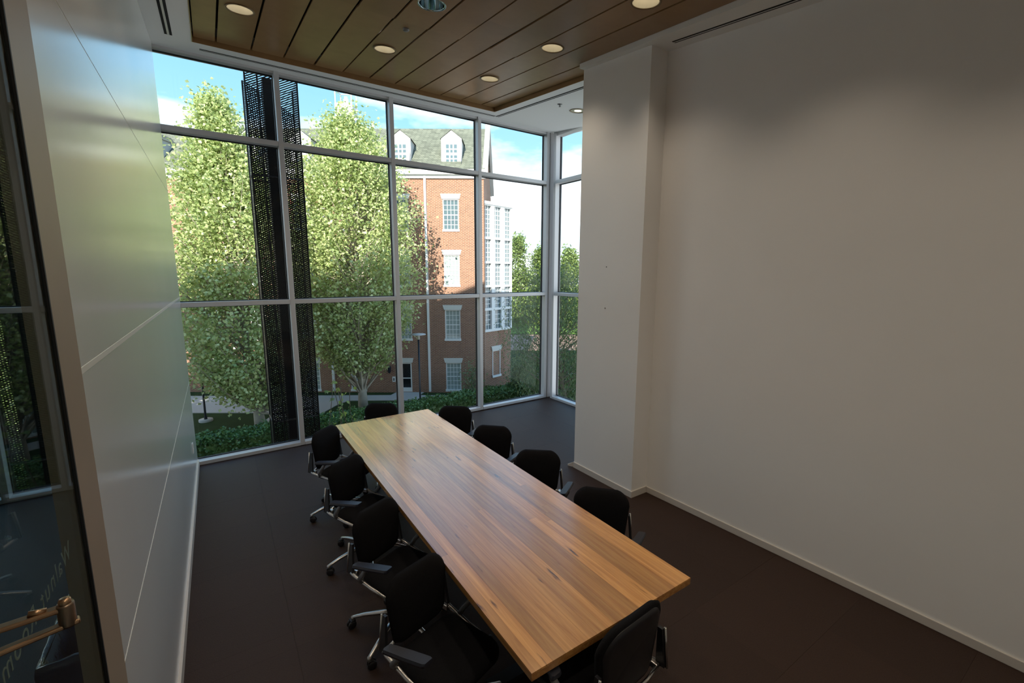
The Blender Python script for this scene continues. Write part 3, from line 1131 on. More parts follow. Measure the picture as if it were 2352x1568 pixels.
spots = []
for (a, b, h, br, nm) in ((0.786, 4.520, -50, 21, 'black castor chair nearest the window on the panel-wall side of the table'),
                          (0.782, 3.660, -58, 30, 'black castor chair second from the window on the panel-wall side of the table'),
                          (0.766, 2.790, -64, 64, 'black castor chair third from the window on the panel-wall side of the table'),
                          (0.762, 2.060, -72, 68, 'black castor chair farthest from the window on the panel-wall side of the table')):
    spots.append((*centre(a, b, h, 0.19), h, br, nm))
for (a, b, h, br, nm) in ((2.19, 4.495, -128, 10, 'black castor chair nearest the window on the column side of the table'),
                          (2.21, 3.69, -134, 40, 'black castor chair second from the window on the column side of the table'),
                          (2.217, 2.937, -130, 25, 'black castor chair third from the window on the column side of the table'),
                          (2.18, 2.13, -138, 50, 'black castor chair farthest from the window on the column side of the table'),
                          (1.51, 5.08, -123, 15, 'black castor chair at the window end of the table'),
                          (1.385, 1.165, 94, 33, 'black castor chair seen from behind at the table end away from the window')):
    spots.append((*centre(a, b, h, 0.20), h, br, nm))
for i, (x, y, h, br, nm) in enumerate(spots):
    c = proto if i == 0 else copy_tree(proto)
    c.location = (x, y, 0)
    c.rotation_euler = (0, 0, math.radians(h))
    c['label'] = nm
    if 'from behind' in nm:
        c.scale = (1.10, 1.10, 1.10)
    for ch in c.children:
        if ch.name.startswith('star_base'):
            ch.rotation_euler = (0, 0, math.radians(br))

# ================================================================== outside
GZ = -5.9
ground = empty('ground', kind='structure')
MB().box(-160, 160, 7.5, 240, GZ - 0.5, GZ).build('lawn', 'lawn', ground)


def epoly(pts):
    return [tuple(EP(u, w, 0).xy) for u, w in pts]


MB().prism(epoly([(-45, 24.9), (-11.2, 25.4), (-10.95, 27.0), (-10.6, 27.9), (-8.2, 28.0), (-3.0, 27.9), (-1.0, 27.4), (-1.0, 28.6), (-3.0, 29.1), (-6.3, 29.2), (-6.1, 29.95), (-8.0, 29.95), (-8.2, 29.2), (-45, 28.3)]), GZ, GZ + 0.04).build(
    'path_slab', 'concrete', ground)
MB().prism(epoly([(-13.6, 18.0), (-11.5, 19.0), (-11.1, 25.5), (-13.9, 25.2)]), GZ, GZ + 0.035).build('path_slab', 'concrete', ground)
MB().prism(epoly([(-10.4, 24.0), (-7.6, 24.6), (-7.8, 26.4), (-9.6, 26.4)]), GZ, GZ + 0.02).build('mulch_bed', 'mulch', ground)
MB().prism(epoly([(-3, 60), (30, 60), (40, 140), (-10, 140)]), GZ, GZ + 0.05).build('sun_tinted_lawn', 'sun_tinted_lawn', ground)
MB().prism(epoly([(-1, 47), (20, 47), (22, 59), (-2, 59)]), GZ, GZ + 0.03).build('paved_walk', 'paver', ground)
MB().prism(epoly([(1.8, 30), (12, 30), (14, 36), (2.0, 36)]), GZ, GZ + 0.03).build('paved_walk', 'concrete', ground)

# ---- this building above and below the room (casts the shade on the courtyard)
ob = MB()
ob.box(-24, 5.45, -10, 6.62, 5.06, 14.9)
ob.box(-24, 5.45, -10, 6.55, GZ, -0.36)
ob.build('wall_upper_storeys', 'red_brick', kind='structure')

# ------------------------------------------------------------------ brick building across the courtyard
FW = 30.0
bld = empty('brick_building', EP(0, FW, 0), YAW, label='four storey red brick building with white windows and dormers across the courtyard', category='building')
# local axes: x = u, y = depth behind the facade, z up
UL, UR = -42.0, -1.85
COLS = [-4.02, -7.32, -10.6, -13.75, -17.2, -20.3, -23.5, -26.7, -30.0]
ROWS = [(-5.75, -3.78), (-2.20, -0.14), (1.46, 3.50), (5.06, 7.06)]
holes = []
for ci, cu_ in enumerate(COLS):
    for ri, (z0, z1) in enumerate(ROWS):
        if ci == 1 and ri == 0:
            holes.append((cu_ - 0.48, cu_ + 0.42, GZ + 0.06, -3.78, 'door'))
        else:
            holes.append((cu_ - 0.52, cu_ + 0.52, z0, z1, 'win'))


def wall_with_holes(x0, x1, z0, z1, hs, depth):
    xs = sorted({x0, x1, *[h[0] for h in hs], *[h[1] for h in hs]})
    zs = sorted({z0, z1, *[h[2] for h in hs], *[h[3] for h in hs]})
    mb = MB()
    for i in range(len(xs) - 1):
        for j in range(len(zs) - 1):
            mx_, mz_ = (xs[i] + xs[i + 1]) / 2, (zs[j] + zs[j + 1]) / 2
            if any(h[0] < mx_ < h[1] and h[2] < mz_ < h[3] for h in hs):
                continue
            mb.add([(xs[i], 0, zs[j]), (xs[i + 1], 0, zs[j]), (xs[i + 1], 0, zs[j + 1]), (xs[i], 0, zs[j + 1])], [(0, 1, 2, 3)])
    for h in hs:
        a, b, c, d_ = h[:4]
        mb.add([(a, 0, c), (b, 0, c), (b, 0, d_), (a, 0, d_), (a, depth, c), (b, depth, c), (b, depth, d_), (a, depth, d_)],
               [(0, 4, 5, 1), (1, 5, 6, 2), (2, 6, 7, 3), (3, 7, 4, 0)])
    mb.box(x0, x1, depth + 0.02, 9.5, z0, z1)
    mb.add([(x1, 0, z0), (x1, depth + 0.02, z0), (x1, depth + 0.02, z1), (x1, 0, z1)], [(0, 1, 2, 3)])
    return mb


wall_with_holes(UL, UR, GZ, 8.55, holes, 0.14).build('wall', 'red_brick', bld)
MB().box(UL, UR + 0.15, -0.30, 0.1, 8.55, 8.85).box(UL, UR + 0.15, -0.12, 0.0, 8.33, 8.55).build('eave_fascia', 'white_trim', bld)


def muntins(x0, x1, z0, z1, nc, nr, y, t=0.028, rail=True):
    mb = MB()
    for i in range(1, nc):
        xx = x0 + (x1 - x0) * i / nc
        mb.box(xx - t / 2, xx + t / 2, y - 0.015, y, z0, z1)
    for j in range(1, nr):
        zz = z0 + (z1 - z0) * j / nr
        tt = t * (1.9 if (rail and j == nr // 2) else 1)
        mb.box(x0, x1, y - 0.017, y, zz - tt / 2, zz + tt / 2)
    return mb


def house_window(parent, a, b, c, d_, nc=4, nr=6, lintel=True, glass='blind_glass', meshes={}):
    key = (round(b - a, 3), round(d_ - c, 3), nc, nr, lintel, glass)
    cx, cz_ = (a + b) / 2, (c + d_) / 2
    if key not in meshes:
        w2, h2 = (b - a) / 2, (d_ - c) / 2
        t = 0.065
        fr = MB()
        for q in ((-w2, -w2 + t, -h2, h2), (w2 - t, w2, -h2, h2), (-w2 + t, w2 - t, h2 - t, h2), (-w2 + t, w2 - t, -h2, -h2 + t)):
            fr.box(q[0], q[1], 0.02, 0.12, q[2], q[3])
        fr.box(-w2 - 0.04, w2 + 0.04, -0.05, 0.02, -h2 - 0.06, -h2 + 0.09)
        meshes[key] = (fr.mesh('window', 'white_trim'), muntins(-w2 + t, w2 - t, -h2 + t, h2 - t, nc, nr, 0.085).mesh('muntins', 'white_trim'),
                       MB().box(-w2 + t, w2 - t, 0.088, 0.094, -h2 + t, h2 - t).mesh('pane', glass),
                       MB().hexa([(-w2 - 0.06, -0.04, h2 + 0.0), (w2 + 0.06, -0.04, h2), (w2 + 0.06, 0.03, h2), (-w2 - 0.06, 0.03, h2)],
                                 [(-w2 - 0.14, -0.04, h2 + 0.32), (w2 + 0.14, -0.04, h2 + 0.32), (w2 + 0.14, 0.03, h2 + 0.32), (-w2 - 0.14, 0.03, h2 + 0.32)]).mesh('lintel', 'stone_lintel'))
    f, m_, p_, l_ = meshes[key]
    o = link('window', f, parent, (cx, 0, cz_))
    link('muntins', m_, o)
    link('pane', p_, o)
    if lintel:
        link('lintel', l_, o)
    return o


for (a, b, c, d_, kind) in holes:
    if kind == 'win':
        house_window(bld, a, b, c, d_, glass='blind_glass' if c < 4 else 'far_glass')
    else:
        dr = MB().box(a, a + 0.09, 0.02, 0.12, c, d_).box(b - 0.09, b, 0.02, 0.12, c, d_).box(a, b, 0.02, 0.12, d_ - 0.09, d_).box(a, b, 0.04, 0.12, c, c + 0.28).box(a, b, 0.05, 0.11, c + 0.92, c + 0.98).build('door', 'white_trim', bld)
        MB().box(a + 0.09, b - 0.09, 0.09, 0.10, c + 0.28, d_ - 0.09).build('door_pane', 'door_dark', dr)
        MB().hexa([(a - 0.06, -0.04, d_), (b + 0.06, -0.04, d_), (b + 0.06, 0.03, d_), (a - 0.06, 0.03, d_)],
                  [(a - 0.14, -0.04, d_ + 0.32), (b + 0.14, -0.04, d_ + 0.32), (b + 0.14, 0.03, d_ + 0.32), (a - 0.14, 0.03, d_ + 0.32)]).build('lintel', 'stone_lintel', dr)
# drainpipes
for uu in (-5.66, -12.3, -18.9, -25.1):
    MB().box(uu - 0.07, uu + 0.07, -0.14, 0.0, GZ + 0.1, 8.5).build('drainpipe', 'white_trim', bld)
# roof with dormers
RY, RZ = 3.3, 12.35
MB().add([(UL, -0.32, 8.86), (UR + 0.1, -0.32, 8.86), (UR + 0.1, RY, RZ), (UL, RY, RZ), (UL, 9.7, 5.5 + 3.3), (UR + 0.1, 9.7, 8.8)],
         [(0, 1, 2, 3), (3, 2, 5, 4)]).build('roof', 'shingle', bld)
MB().add([(UR, 0, 8.5), (UR, 9.5, 8.5), (UR, RY, RZ - 0.08)], [(0, 1, 2)]).build('gable_wall', 'red_brick', bld)
par = MB()
for (ya, za, yb, zb) in ((-0.35, 8.6, RY, RZ + 0.12), (RY, RZ + 0.12, 9.6, 8.8)):
    par.hexa([(UR - 0.05, ya, za), (UR + 0.28, ya, za), (UR + 0.28, yb, zb), (UR - 0.05, yb, zb)],
             [(UR - 0.05, ya, za + 0.22), (UR + 0.28, ya, za + 0.22), (UR + 0.28, yb, zb + 0.22), (UR - 0.05, yb, zb + 0.22)])
par.build('gable_coping', 'white_trim', bld)
for du in COLS:
    dm = empty('dormer', (du + 0.08, 0.30, 0), parent=bld)
    wq, z0, zsh, zp = 0.665, 9.12, 10.86, 11.36
    MB().add([(-wq, 0, z0), (wq, 0, z0), (wq, 0, zsh), (0, 0, zp), (-wq, 0, zsh), (-wq, 0.06, z0), (wq, 0.06, z0), (wq, 0.06, zsh), (0, 0.06, zp), (-wq, 0.06, zsh)],
             [(0, 1, 2, 3, 4), (9, 8, 7, 6, 5)] + [(i, 5 + i, 5 + (i + 1) % 5, (i + 1) % 5) for i in range(5)]).build('dormer_front', 'white_trim', dm)

    def roof_y(z):
        return (z - 8.86) / (RZ - 8.86) * (RY + 0.32) - 0.32 - 0.30
    mbs = MB()
    for sx in (-1, 1):
        pts = [(sx * (wq - 0.03), 0.06, z0), (sx * (wq - 0.03), 0.06, zsh), (sx * (wq - 0.03), roof_y(zsh), zsh), (sx * (wq - 0.03), roof_y(z0), z0)]
        mbs.add(pts, [(0, 1, 2, 3)] if sx > 0 else [(3, 2, 1, 0)])
    mbs.build('dormer_cheeks', 'cool_grey', dm)  # shade on the dormer sides is put into this grey
    mbr = MB()
    mbr.add([(-wq - 0.06, -0.06, zsh - 0.03), (0, -0.06, zp + 0.03), (0, roof_y(zp) + 0.1, zp + 0.03), (-wq - 0.06, roof_y(zsh), zsh - 0.03), (wq + 0.06, -0.06, zsh - 0.03), (wq + 0.06, roof_y(zsh), zsh - 0.03)],
            [(0, 1, 2, 3), (1, 4, 5, 2)])
    mbr.build('dormer_roof', 'shingle', dm)
    wa_, wb_, wc_, wd_ = -0.36, 0.36, 9.32, 10.50
    MB().box(wa_, wb_, -0.012, -0.004, wc_, wd_).build('dormer_window', 'far_glass', dm)
    muntins(wa_, wb_, wc_, wd_, 3, 4, -0.006, t=0.075).build('dormer_muntins', 'white_trim', dm)
# white chimney with an open frame on top
ch = empty('chimney', (-11.95, 4.2, 0), parent=bld)
MB().box(-0.62, 0.62, -0.6, 0.6, 11.0, 14.15).build('chimney_stack', 'white_trim', ch)
fr = MB()
for sx in (-0.60, 0.54):
    for sy in (-0.58, 0.52):
        fr.box(sx, sx + 0.06, sy, sy + 0.06, 14.15, 15.15)
for sy in (-0.58, 0.52):
    fr.box(-0.60, 0.60, sy, sy + 0.06, 15.09, 15.15)
for sx in (-0.60, 0.54):
    fr.box(sx, sx + 0.06, -0.58, 0.58, 15.09, 15.15)
fr.build('chimney_frame', 'white_trim', ch)
MB().lathe([(0.18, 14.15), (0.18, 14.55), (0.12, 14.6), (0.12, 14.75)], 12, cap1=True).build('chimney_pot', 'far_white', ch)
# wall lantern, call box and outdoor spigot cover beside the door
ln = empty('wall_lantern', EP(-8.42, FW - 0.12, -4.35), YAW, label='black lantern on the brick wall beside the door', category='lantern')
MB().lathe([(0.02, 0.42), (0.13, 0.30), (0.14, 0.26), (0.10, -0.08), (0.04, -0.16)], 6, cap0=True, cap1=True).build('lantern_body', 'lamp_post_paint', ln)
MB().box(-0.02, 0.02, 0.0, 0.12, 0.0, 0.05).build('lantern_bracket', 'lamp_post_paint', ln)
cbx = empty('call_box', EP(-8.14, FW - 0.02, -4.95), YAW, label='small white call box on the brick wall by the door', category='call box')
MB().box(-0.10, 0.10, -0.05, 0.018, -0.18, 0.18).build('box_cover', 'white_trim', cbx)
MB().box(-0.03, 0.03, -0.055, -0.05, -0.10, 0.10).build('box_slot', 'door_dark', cbx)

# ------------------------------------------------------------------ angled white glazed tower at the end of the building
A = EP(-1.99, 30.45, 0)
Bp = EP(-0.05, 32.7, 0)
tlen = (Bp - A).length
tang = math.atan2(Bp.y - A.y, Bp.x - A.x)
tw = empty('glazed_tower', (A.x, A.y, 0), tang, label='white gridded glass bay tower above brick at the end of the brick building', category='building')
ML = tlen
MB().box(0, ML, 0.05, 3.0, GZ, -1.72).build('brick_base', 'red_brick', tw)
MB().box(0.02, ML - 0.02, 0.22, 3.0, -1.72, 6.9).build('tower_core', 'far_glass', tw)
MB().box(-0.1, ML + 0.12, -0.12, 3.0, 6.86, 7.05).build('tower_cornice', 'white_trim', tw)
SECS = [(4.70, 6.82, 7), (3.08, 4.62, 5), (1.46, 2.98, 5), (-0.10, 1.36, 5), (-1.60, -0.24, 4)]
colw = ML / 3
grid_frame = MB()
for i in range(4):
    wd = 0.16 if 0 < i < 3 else 0.12
    xx = i * colw
    grid_frame.box(max(0, xx - wd), min(ML, xx + wd), -0.05, 0.2, -1.72, 6.9)
for (z0, z1) in ((-1.75, -1.58), (-0.26, -0.08), (1.34, 1.48), (2.96, 3.10), (4.58, 4.74), (6.78, 6.9)):
    grid_frame.box(0, ML, -0.04, 0.2, z0, z1)
grid_frame.build('tower_frame', 'white_trim', tw)
for (z0, z1, nr) in SECS:
    for i in range(3):
        xa, xb = i * colw + 0.15, (i + 1) * colw - 0.15
        p_ = MB().box(xa, xb, 0.12, 0.13, z0, z1).build('tower_window', 'far_glass', tw)
        muntins(xa, xb, z0, z1, 3, nr, 0.11, t=0.05, rail=False).build('tower_muntins', 'white_trim', p_)
wx = ML * 0.46
lo = house_window(tw, wx - 0.42, wx + 0.42, -5.05, -3.15, 4, 6, glass='far_glass')

# ------------------------------------------------------------------ perforated screen columns outside the window
random.seed(5)


def strand_panel(mb, p0, p1, z0, z1, pitch, slope, wd, lines=None):
    """diagonal flat strands of expanded metal between two plan points"""
    p0, p1 = Vector((*p0, 0)), Vector((*p1, 0))
    L_ = (p1 - p0).length
    z = z0 - abs(slope) * L_
    while z < z1:
        a, b = z, z + slope * L_
        t0, t1 = 0.0, 1.0
        if b != a:
            for lim in (z0, z1):
                tt = (lim - a) / (b - a)
                if 0 < tt < 1:
                    if (lim == z0) == (b > a):
                        t0 = max(t0, tt)
                    else:
                        t1 = min(t1, tt)
        za, zb = a + (b - a) * t0, a + (b - a) * t1
        if t1 > t0 and min(za, zb) >= z0 - 0.001 and max(za, zb) <= z1 + 0.001:
            qa, qb = p0.lerp(p1, t0), p0.lerp(p1, t1)
            mb.add([(qa.x, qa.y, za), (qb.x, qb.y, zb), (qb.x, qb.y, zb + wd), (qa.x, qa.y, za + wd)], [(0, 1, 2, 3)])
        z += pitch


def screen_column(x, y, label):
    c = empty('screen_column', (x, y, GZ), label=label, category='column', group='dark mesh clad columns outside the window')
    H = 5.06 - GZ + 0.0
    # steel core
    core = MB().box(-0.185, 0.03, -0.06, 0.14, 0, H)
    core.build('steel_core', 'screen_steel', c)
    q = [(-0.41, -0.20), (0.24, -0.20), (0.24, 0.24), (-0.41, 0.24)]
    for (px, py) in q + [(-0.26, -0.20)]:
        MB().box(px - 0.010, px + 0.010, py - 0.010, py + 0.010, 0, H).build('edge_rod', 'screen_steel', c)
    mesh = MB()
    for (a, b, sl) in ((q[0], q[1], 0.55), (q[1], q[2], 0.55), (q[3], q[2], -0.55), (q[0], q[3], -0.55)):
        strand_panel(mesh, a, b, 0, H, 0.030, sl, 0.018)
        strand_panel(mesh, a, b, 0, H, 0.055, -sl * 1.6, 0.008)
    mesh.build('expanded_mesh', 'screen_steel', c, kind='stuff')
    for zz in (0.6, 2.4, 4.2, 6.0, 7.8, 9.6):
        br = MB()
        for i in range(4):
            (ax, ay), (bx_, by_) = q[i], q[(i + 1) % 4]
            br.tube([(ax, ay, zz), (bx_, by_, zz)], 0.012, 6)
        br.build('mesh_hoop', 'screen_steel', c)
    return c


screen_column(0.965, 7.62, 'dark mesh clad steel column right outside the main window')
screen_column(-1.93, 7.62, 'dark mesh clad steel column seen through the glass partition')


# ------------------------------------------------------------------ plants
def leaf_arrays(P, size, rng, up_bias=0.4, aspect=0.75, droop=None):
    """two-triangle folded leaves at points P"""
    n = len(P)
    nrm = rng.normal(size=(n, 3))
    nrm[:, 2] = np.abs(nrm[:, 2]) + up_bias
    nrm /= np.linalg.norm(nrm, axis=1, keepdims=True)
    d = rng.normal(size=(n, 3))
    if droop is not None:
        d = d * 0.35 + np.array([0, 0, -droop])
    d -= nrm * np.sum(d * nrm, axis=1, keepdims=True)
    d /= np.linalg.norm(d, axis=1, keepdims=True) + 1e-9
    s = np.cross(nrm, d)
    L_ = size * rng.uniform(0.65, 1.25, size=(n, 1))
    a = P
    tip = P + d * L_
    l = P + d * L_ * 0.45 + s * L_ * 0.5 * aspect + nrm * L_ * 0.12
    r = P + d * L_ * 0.45 - s * L_ * 0.5 * aspect + nrm * L_ * 0.12
    V = np.stack([a, l, tip, r], axis=1).reshape(-1, 3)
    base = np.arange(n) * 4
    F = np.stack([base, base + 1, base + 2, base, base + 2, base + 3], axis=1).reshape(-1, 3)
    return V, F


def tri_mesh(name, V, F, mat):
    me = bpy.data.meshes.new(name)
    me.vertices.add(len(V))
    me.vertices.foreach_set('co', np.ascontiguousarray(V, dtype=np.float32).ravel())
    me.loops.add(len(F) * 3)
    me.loops.foreach_set('vertex_index', np.ascontiguousarray(F, dtype=np.int32).ravel())
    me.polygons.add(len(F))
    me.polygons.foreach_set('loop_start', np.arange(0, len(F) * 3, 3, dtype=np.int32))
    me.polygons.foreach_set('loop_total', np.full(len(F), 3, dtype=np.int32))
    me.materials.append(MATS[mat])
    me.update(calc_edges=True)
    me.validate()
    return me


LEAF_V, LEAF_F = leaf_arrays(np.zeros((1, 3)), 1.0, np.random.default_rng(1))
LEAF_MESH = {}


def single_leaf(mat):
    if mat not in LEAF_MESH:
        V = np.array([(0, 0, 0), (0.36, 0.30, 0.06), (0.42, 0.52, 0.10), (0.16, 0.62, 0.04), (0, 1, 0), (-0.16, 0.62, 0.04), (-0.42, 0.52, 0.10), (-0.36, 0.30, 0.06)], dtype=float)
        F = np.array([(0, 1, 2), (0, 2, 3), (0, 3, 4), (0, 4, 5), (0, 5, 6), (0, 6, 7)])
        LEAF_MESH[mat] = tri_mesh('leaf', V, F, mat)
    return LEAF_MESH[mat]


def tree(name, label, u, w, base_z, height, prof, trunk_r, ntw, nleaf, lsize, mat, seed, lean=(0, 0), bark='bark', group=None, near_leaves=0,
         crown0=0.2, spread=0.36, category='tree', droop=None, aspect=0.8, up=0.3):
    rng = np.random.default_rng(seed)
    o = empty(name, EP(u, w, base_z), YAW, label=label, category=category)
    if group:
        o['group'] = group

    def axis(t):
        return np.array([lean[0] * t, lean[1] * t, height * t])
    # trunk
    tp = [tuple(axis(t) + np.array([0.12 * math.sin(t * 7 + seed), 0.1 * math.cos(t * 6), 0]) * t) for t in np.linspace(0, 0.93, 12)]
    tr = [trunk_r * (1.25 if i == 0 else 1) * (1 - i / 12.5) ** 0.8 for i in range(12)]
    MB().tube(tp, tr, 9).build('trunk', bark, o)
    pts = []
    br = MB()
    pz = [p[0] for p in prof]
    pr = [p[1] for p in prof]
    for i in range(ntw):
        t = crown0 + (0.99 - crown0) * rng.random() ** 0.9
        R = np.interp(t, pz, pr)
        a = rng.random() * 2 * math.pi
        rr = R * (0.35 + 0.65 * math.sqrt(rng.random()))
        tip = axis(t) + np.array([rr * math.cos(a), rr * math.sin(a) * 0.72, rng.normal() * 0.2])
        t0 = max(0.06, t - (0.10 + 0.25 * rr / height + 0.08 * rng.random()))
        root = axis(min(t0, 0.92))
        mid = (root + tip) / 2 + np.array([0, 0, -0.12 * rr]) * 0.5 + rng.normal(size=3) * 0.1
        if i % 2 == 0:
            br.tube([tuple(root), tuple(mid), tuple(tip)], [trunk_r * 0.28 * (1 - t0) + 0.015, trunk_r * 0.14 * (1 - t0) + 0.010, 0.006], 4, cap=False)
        k = max(3, int(nleaf / ntw))
        q = rng.random((k, 1)) ** 0.7
        P = mid + (tip - mid) * q + rng.normal(size=(k, 3)) * spread * (0.4 + 0.6 * q)
        pts.append(P)
    br.build('branches', bark, o)
    P = np.concatenate(pts)
    if near_leaves:
        # the leaves that face the room most closely become leaves of their own
        d = P[:, 1] - 0.15 * np.abs(P[:, 0]) + rng.random(len(P)) * 1.2
        idx = np.argsort(d)
        near, P = P[idx[:near_leaves]], P[idx[near_leaves:]]
        me = single_leaf(mat)
        for q in near:
            lf = link('leaf', me, o, tuple(q))
            s_ = lsize * rng.uniform(0.8, 1.35)
            lf.scale = (s_, s_, s_)
            lf.rotation_euler = (rng.uniform(-1.6, 0.3), rng.uniform(-0.7, 0.7), rng.uniform(0, 6.28))
    V, F = leaf_arrays(P, lsize, rng, up_bias=up, aspect=aspect, droop=droop)
    link('foliage', tri_mesh('foliage', V, F, mat), o, kind='stuff')
    return o


tree('sycamore_tree', 'tall leafy sycamore beside the path lamp behind the mesh column', -13.1, 22.3, GZ, 16.6,
     [(0.05, 1.0), (0.12, 2.8), (0.3, 3.7), (0.55, 3.7), (0.70, 3.0), (0.84, 1.7), (1.0, 0.15)], 0.24, 620, 52000, 0.175, 'sycamore_leaf', 11, lean=(-1.2, 0.3), bark='pale_bark', near_leaves=280, crown0=0.12)
tree('sycamore_tree', 'tall leafy sycamore with a bare lower trunk in front of the brick facade', -8.85, 25.6, GZ, 16.9,
     [(0.16, 0.8), (0.25, 2.6), (0.42, 4.0), (0.62, 4.1), (0.76, 3.5), (0.88, 2.4), (1.0, 0.5)], 0.25, 640, 52000, 0.17, 'sycamore_leaf', 12, lean=(-0.1, 0.0), bark='pale_bark', near_leaves=280, crown0=0.2)
tree('sycamore_tree', 'leafy sycamore seen through the glass partition', -22.0, 20.0, GZ, 15.0,
     [(0.08, 0.8), (0.2, 3.0), (0.5, 3.6), (0.8, 2.2), (1.0, 0.2)], 0.24, 240, 15000, 0.24, 'sycamore_leaf', 13, crown0=0.12)
# low growth round the right end
tree('willow_tree', 'drooping willow with fine leaves near the bay window', 3.0, 22.5, GZ, 8.6,
     [(0.1, 1.2), (0.3, 2.6), (0.6, 2.9), (0.85, 2.0), (1.0, 0.4)], 0.16, 260, 24000, 0.15, 'willow_leaf', 14, lean=(-1.2, 0.2), crown0=0.08, droop=1.2, aspect=0.3, up=0.0, spread=0.5)
tree('shrub', 'loose green shrub at the corner of the glazed tower', 0.6, 27.6, GZ, 2.6, [(0, 0.5), (0.4, 1.2), (1, 0.5)], 0.05, 60, 3500, 0.13, 'willow_leaf', 15, crown0=0.05, category='shrub')
tree('shrub', 'wispy green shrub against the brick wall beside the ground floor window', -2.6, 28.3, GZ, 2.3, [(0, 0.4), (0.5, 0.6), (1, 0.3)], 0.03, 40, 900, 0.11, 'willow_leaf', 16, crown0=0.1, category='shrub')
tree('shrub', 'dark shrub under the willow by the hedge', 2.2, 26.4, GZ, 2.9, [(0, 0.6), (0.5, 1.3), (1, 0.6)], 0.04, 60, 3500, 0.14, 'hedge_leaf', 17, crown0=0.05, category='shrub')
for i, (uu, ww, hh, rr, lb) in enumerate(((0.9, 66, 13.6, 2.5, 'pointed bright green tree right beyond the glazed tower'), (4.3, 68, 12.0, 2.4, 'rounded bright green tree beyond the willow'),
                                           (8.3, 66, 11.6, 2.8, 'wide bright green tree seen through the bay window'), (12.5, 64, 12.2, 3.0, 'bright green tree farthest along the lawn'))):
    tree('distant_tree', lb, uu, ww, GZ, hh, [(0.02, rr * 0.7), (0.3, rr), (0.6, rr * 0.85), (0.85, rr * 0.5), (1, 0.1)], 0.2, 170, 9000, 0.34, 'far_leaf', 30 + i, crown0=0.06, group='trees beyond the lawn', spread=0.4)
MB().prism(epoly([(-2, 92), (40, 92), (40, 96), (-2, 96)]), GZ + 4.9, GZ + 5.9).build('far_parapet', 'far_white', ground)
for uu in range(0, 40, 8):
    MB().prism(epoly([(uu, 93), (uu + 0.8, 93), (uu + 0.8, 94), (uu, 94)]), GZ, GZ + 4.9).build('parapet_pier', 'far_white', ground)


def hedge(name, label, x0, x1, y0, y1, h, n, lsize, mat, seed):
    """clipped hedge in world axes: twiggy core plus a skin of leaves"""
    rng = np.random.default_rng(seed)
    o = empty(name, ((x0 + x1) / 2, (y0 + y1) / 2, GZ), label=label, category='hedge')
    a, b = (x1 - x0) / 2, (y1 - y0) / 2
    rows = []
    nseg = 40
    for (s, z) in ((0.7, 0.0), (0.85, h * 0.3), (0.88, h * 0.7), (0.75, h * 0.93), (0.3, h * 0.96)):
        rows.append([(-a + 2 * a * k / nseg, -b * s + rng.normal() * 0.02, z) for k in range(nseg + 1)])
    rows += [[(p[0], -p[1], p[2]) for p in r] for r in reversed(rows)]
    MB().grid(rows).build('hedge_core', 'hedge_leaf', o)
    u_ = rng.uniform(-a, a, n)
    side = rng.random(n)
    P = np.zeros((n, 3))
    P[:, 0] = u_
    wob = 0.05 * np.sin(u_ * 3.1) + 0.04 * np.sin(u_ * 7.7 + 1)
    top = side < 0.5
    P[top, 1] = rng.uniform(-b, b, top.sum())
    P[top, 2] = h + wob[top] + rng.normal(size=top.sum()) * 0.05
    fr = ~top
    P[fr, 1] = -b + wob[fr] + rng.normal(size=fr.sum()) * 0.05
    P[fr, 2] = rng.uniform(0, h, fr.sum())
    V, F = leaf_arrays(P, lsize, rng, up_bias=0.5)
    link('hedge_leaves', tri_mesh('hedge_leaves', V, F, mat), o, kind='stuff')
    return o


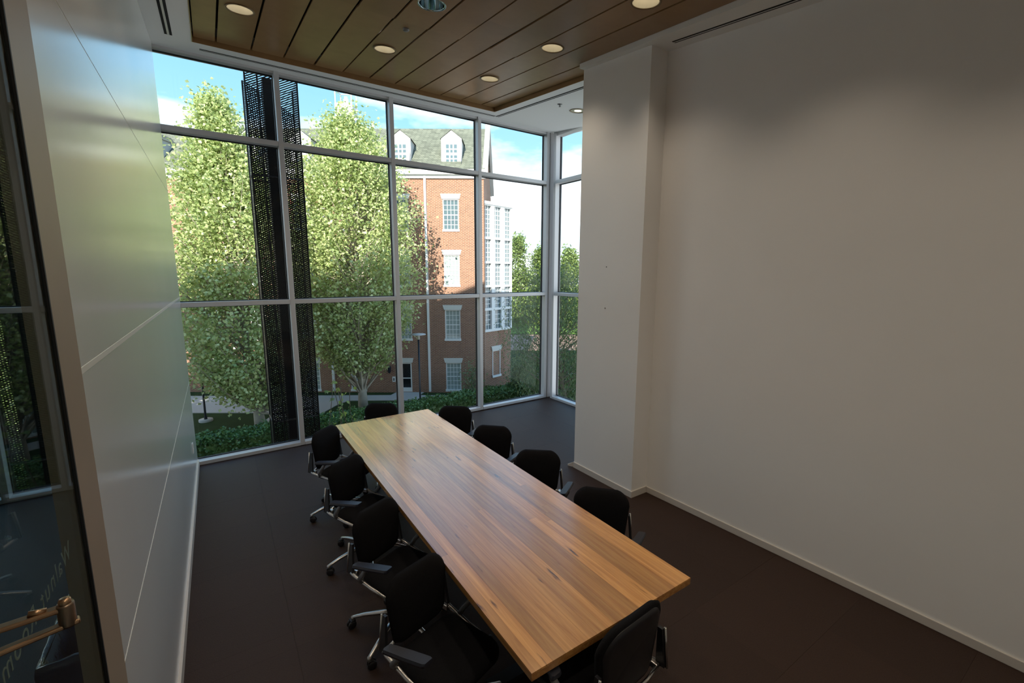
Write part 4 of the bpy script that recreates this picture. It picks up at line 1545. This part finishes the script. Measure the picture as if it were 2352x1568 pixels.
hedge('clipped_hedge', 'long clipped green hedge between this building and the path', -6.5, 20.5, 22.2, 23.3, 1.15, 26000, 0.13, 'hedge_leaf', 40)
hedge('groundcover', 'low pale green groundcover strip in front of the long hedge', -6.5, 6.0, 18.6, 20.6, 0.32, 9000, 0.14, 'groundcover_leaf', 41)

# ---- path lamps


def path_lamp(u, w, h, label):
    o = empty('path_lamp', EP(u, w, GZ), label=label, category='street lamp')
    MB().lathe([(0.09, 0), (0.075, 0.25), (0.055, 0.4), (0.055, h - 0.35)], 12, cap1=True).build('lamp_pole', 'lamp_post_paint', o)
    MB().lathe([(0.09, h - 0.35), (0.09, h - 0.08)], 12, cap0=True, cap1=True).build('lamp_glass', 'lamp_housing_white', o)
    MB().lathe([(0.46, h - 0.06), (0.44, h - 0.02), (0.1, h + 0.03)], 20, cap0=True, cap1=True).build('lamp_hood', 'cool_grey', o)
    MB().lathe([(0.34, 0.0), (0.34, 0.12)], 16, cap1=True).build('lamp_footing', 'concrete', o)


path_lamp(-5.72, 26.9, 4.55, 'dark path lamp with a flat disc hood before the brick wall')
path_lamp(-17.1, 23.9, 4.55, 'dark path lamp on a pale footing beneath the sycamore')

# ---- vine climbing the mesh column
rng = np.random.default_rng(77)
vn = empty('climbing_vine', (1.56, 7.75, GZ), label='thin vine with yellow green leaves climbing beside the mesh column', category='vine')
st = MB()
P = []
for k in range(5):
    x0, y0 = rng.uniform(-0.10, 0.12, 2)
    path = [(x0, y0, 0.0)]
    for j in range(1, 16):
        path.append((x0 + 0.10 * math.sin(j * 0.9 + k) + 0.012 * j * (k - 2) * 0.6, y0 + 0.06 * math.cos(j * 1.1 + k), 0.42 * j))
    st.tube(path, 0.006, 5)
    for j in range(9, 16):
        for _ in range(3):
            P.append(np.array(path[j]) + rng.normal(size=3) * np.array([0.07, 0.05, 0.12]))
st.build('vine_stem', 'bark', vn)
me = single_leaf('vine_leaf')
for q in P:
    lf = link('leaf', me, vn, tuple(q))
    s_ = rng.uniform(0.06, 0.11)
    lf.scale = (s_, s_, s_)
    lf.rotation_euler = (rng.uniform(-1.6, 0.3), rng.uniform(-0.7, 0.7), rng.uniform(0, 6.28))
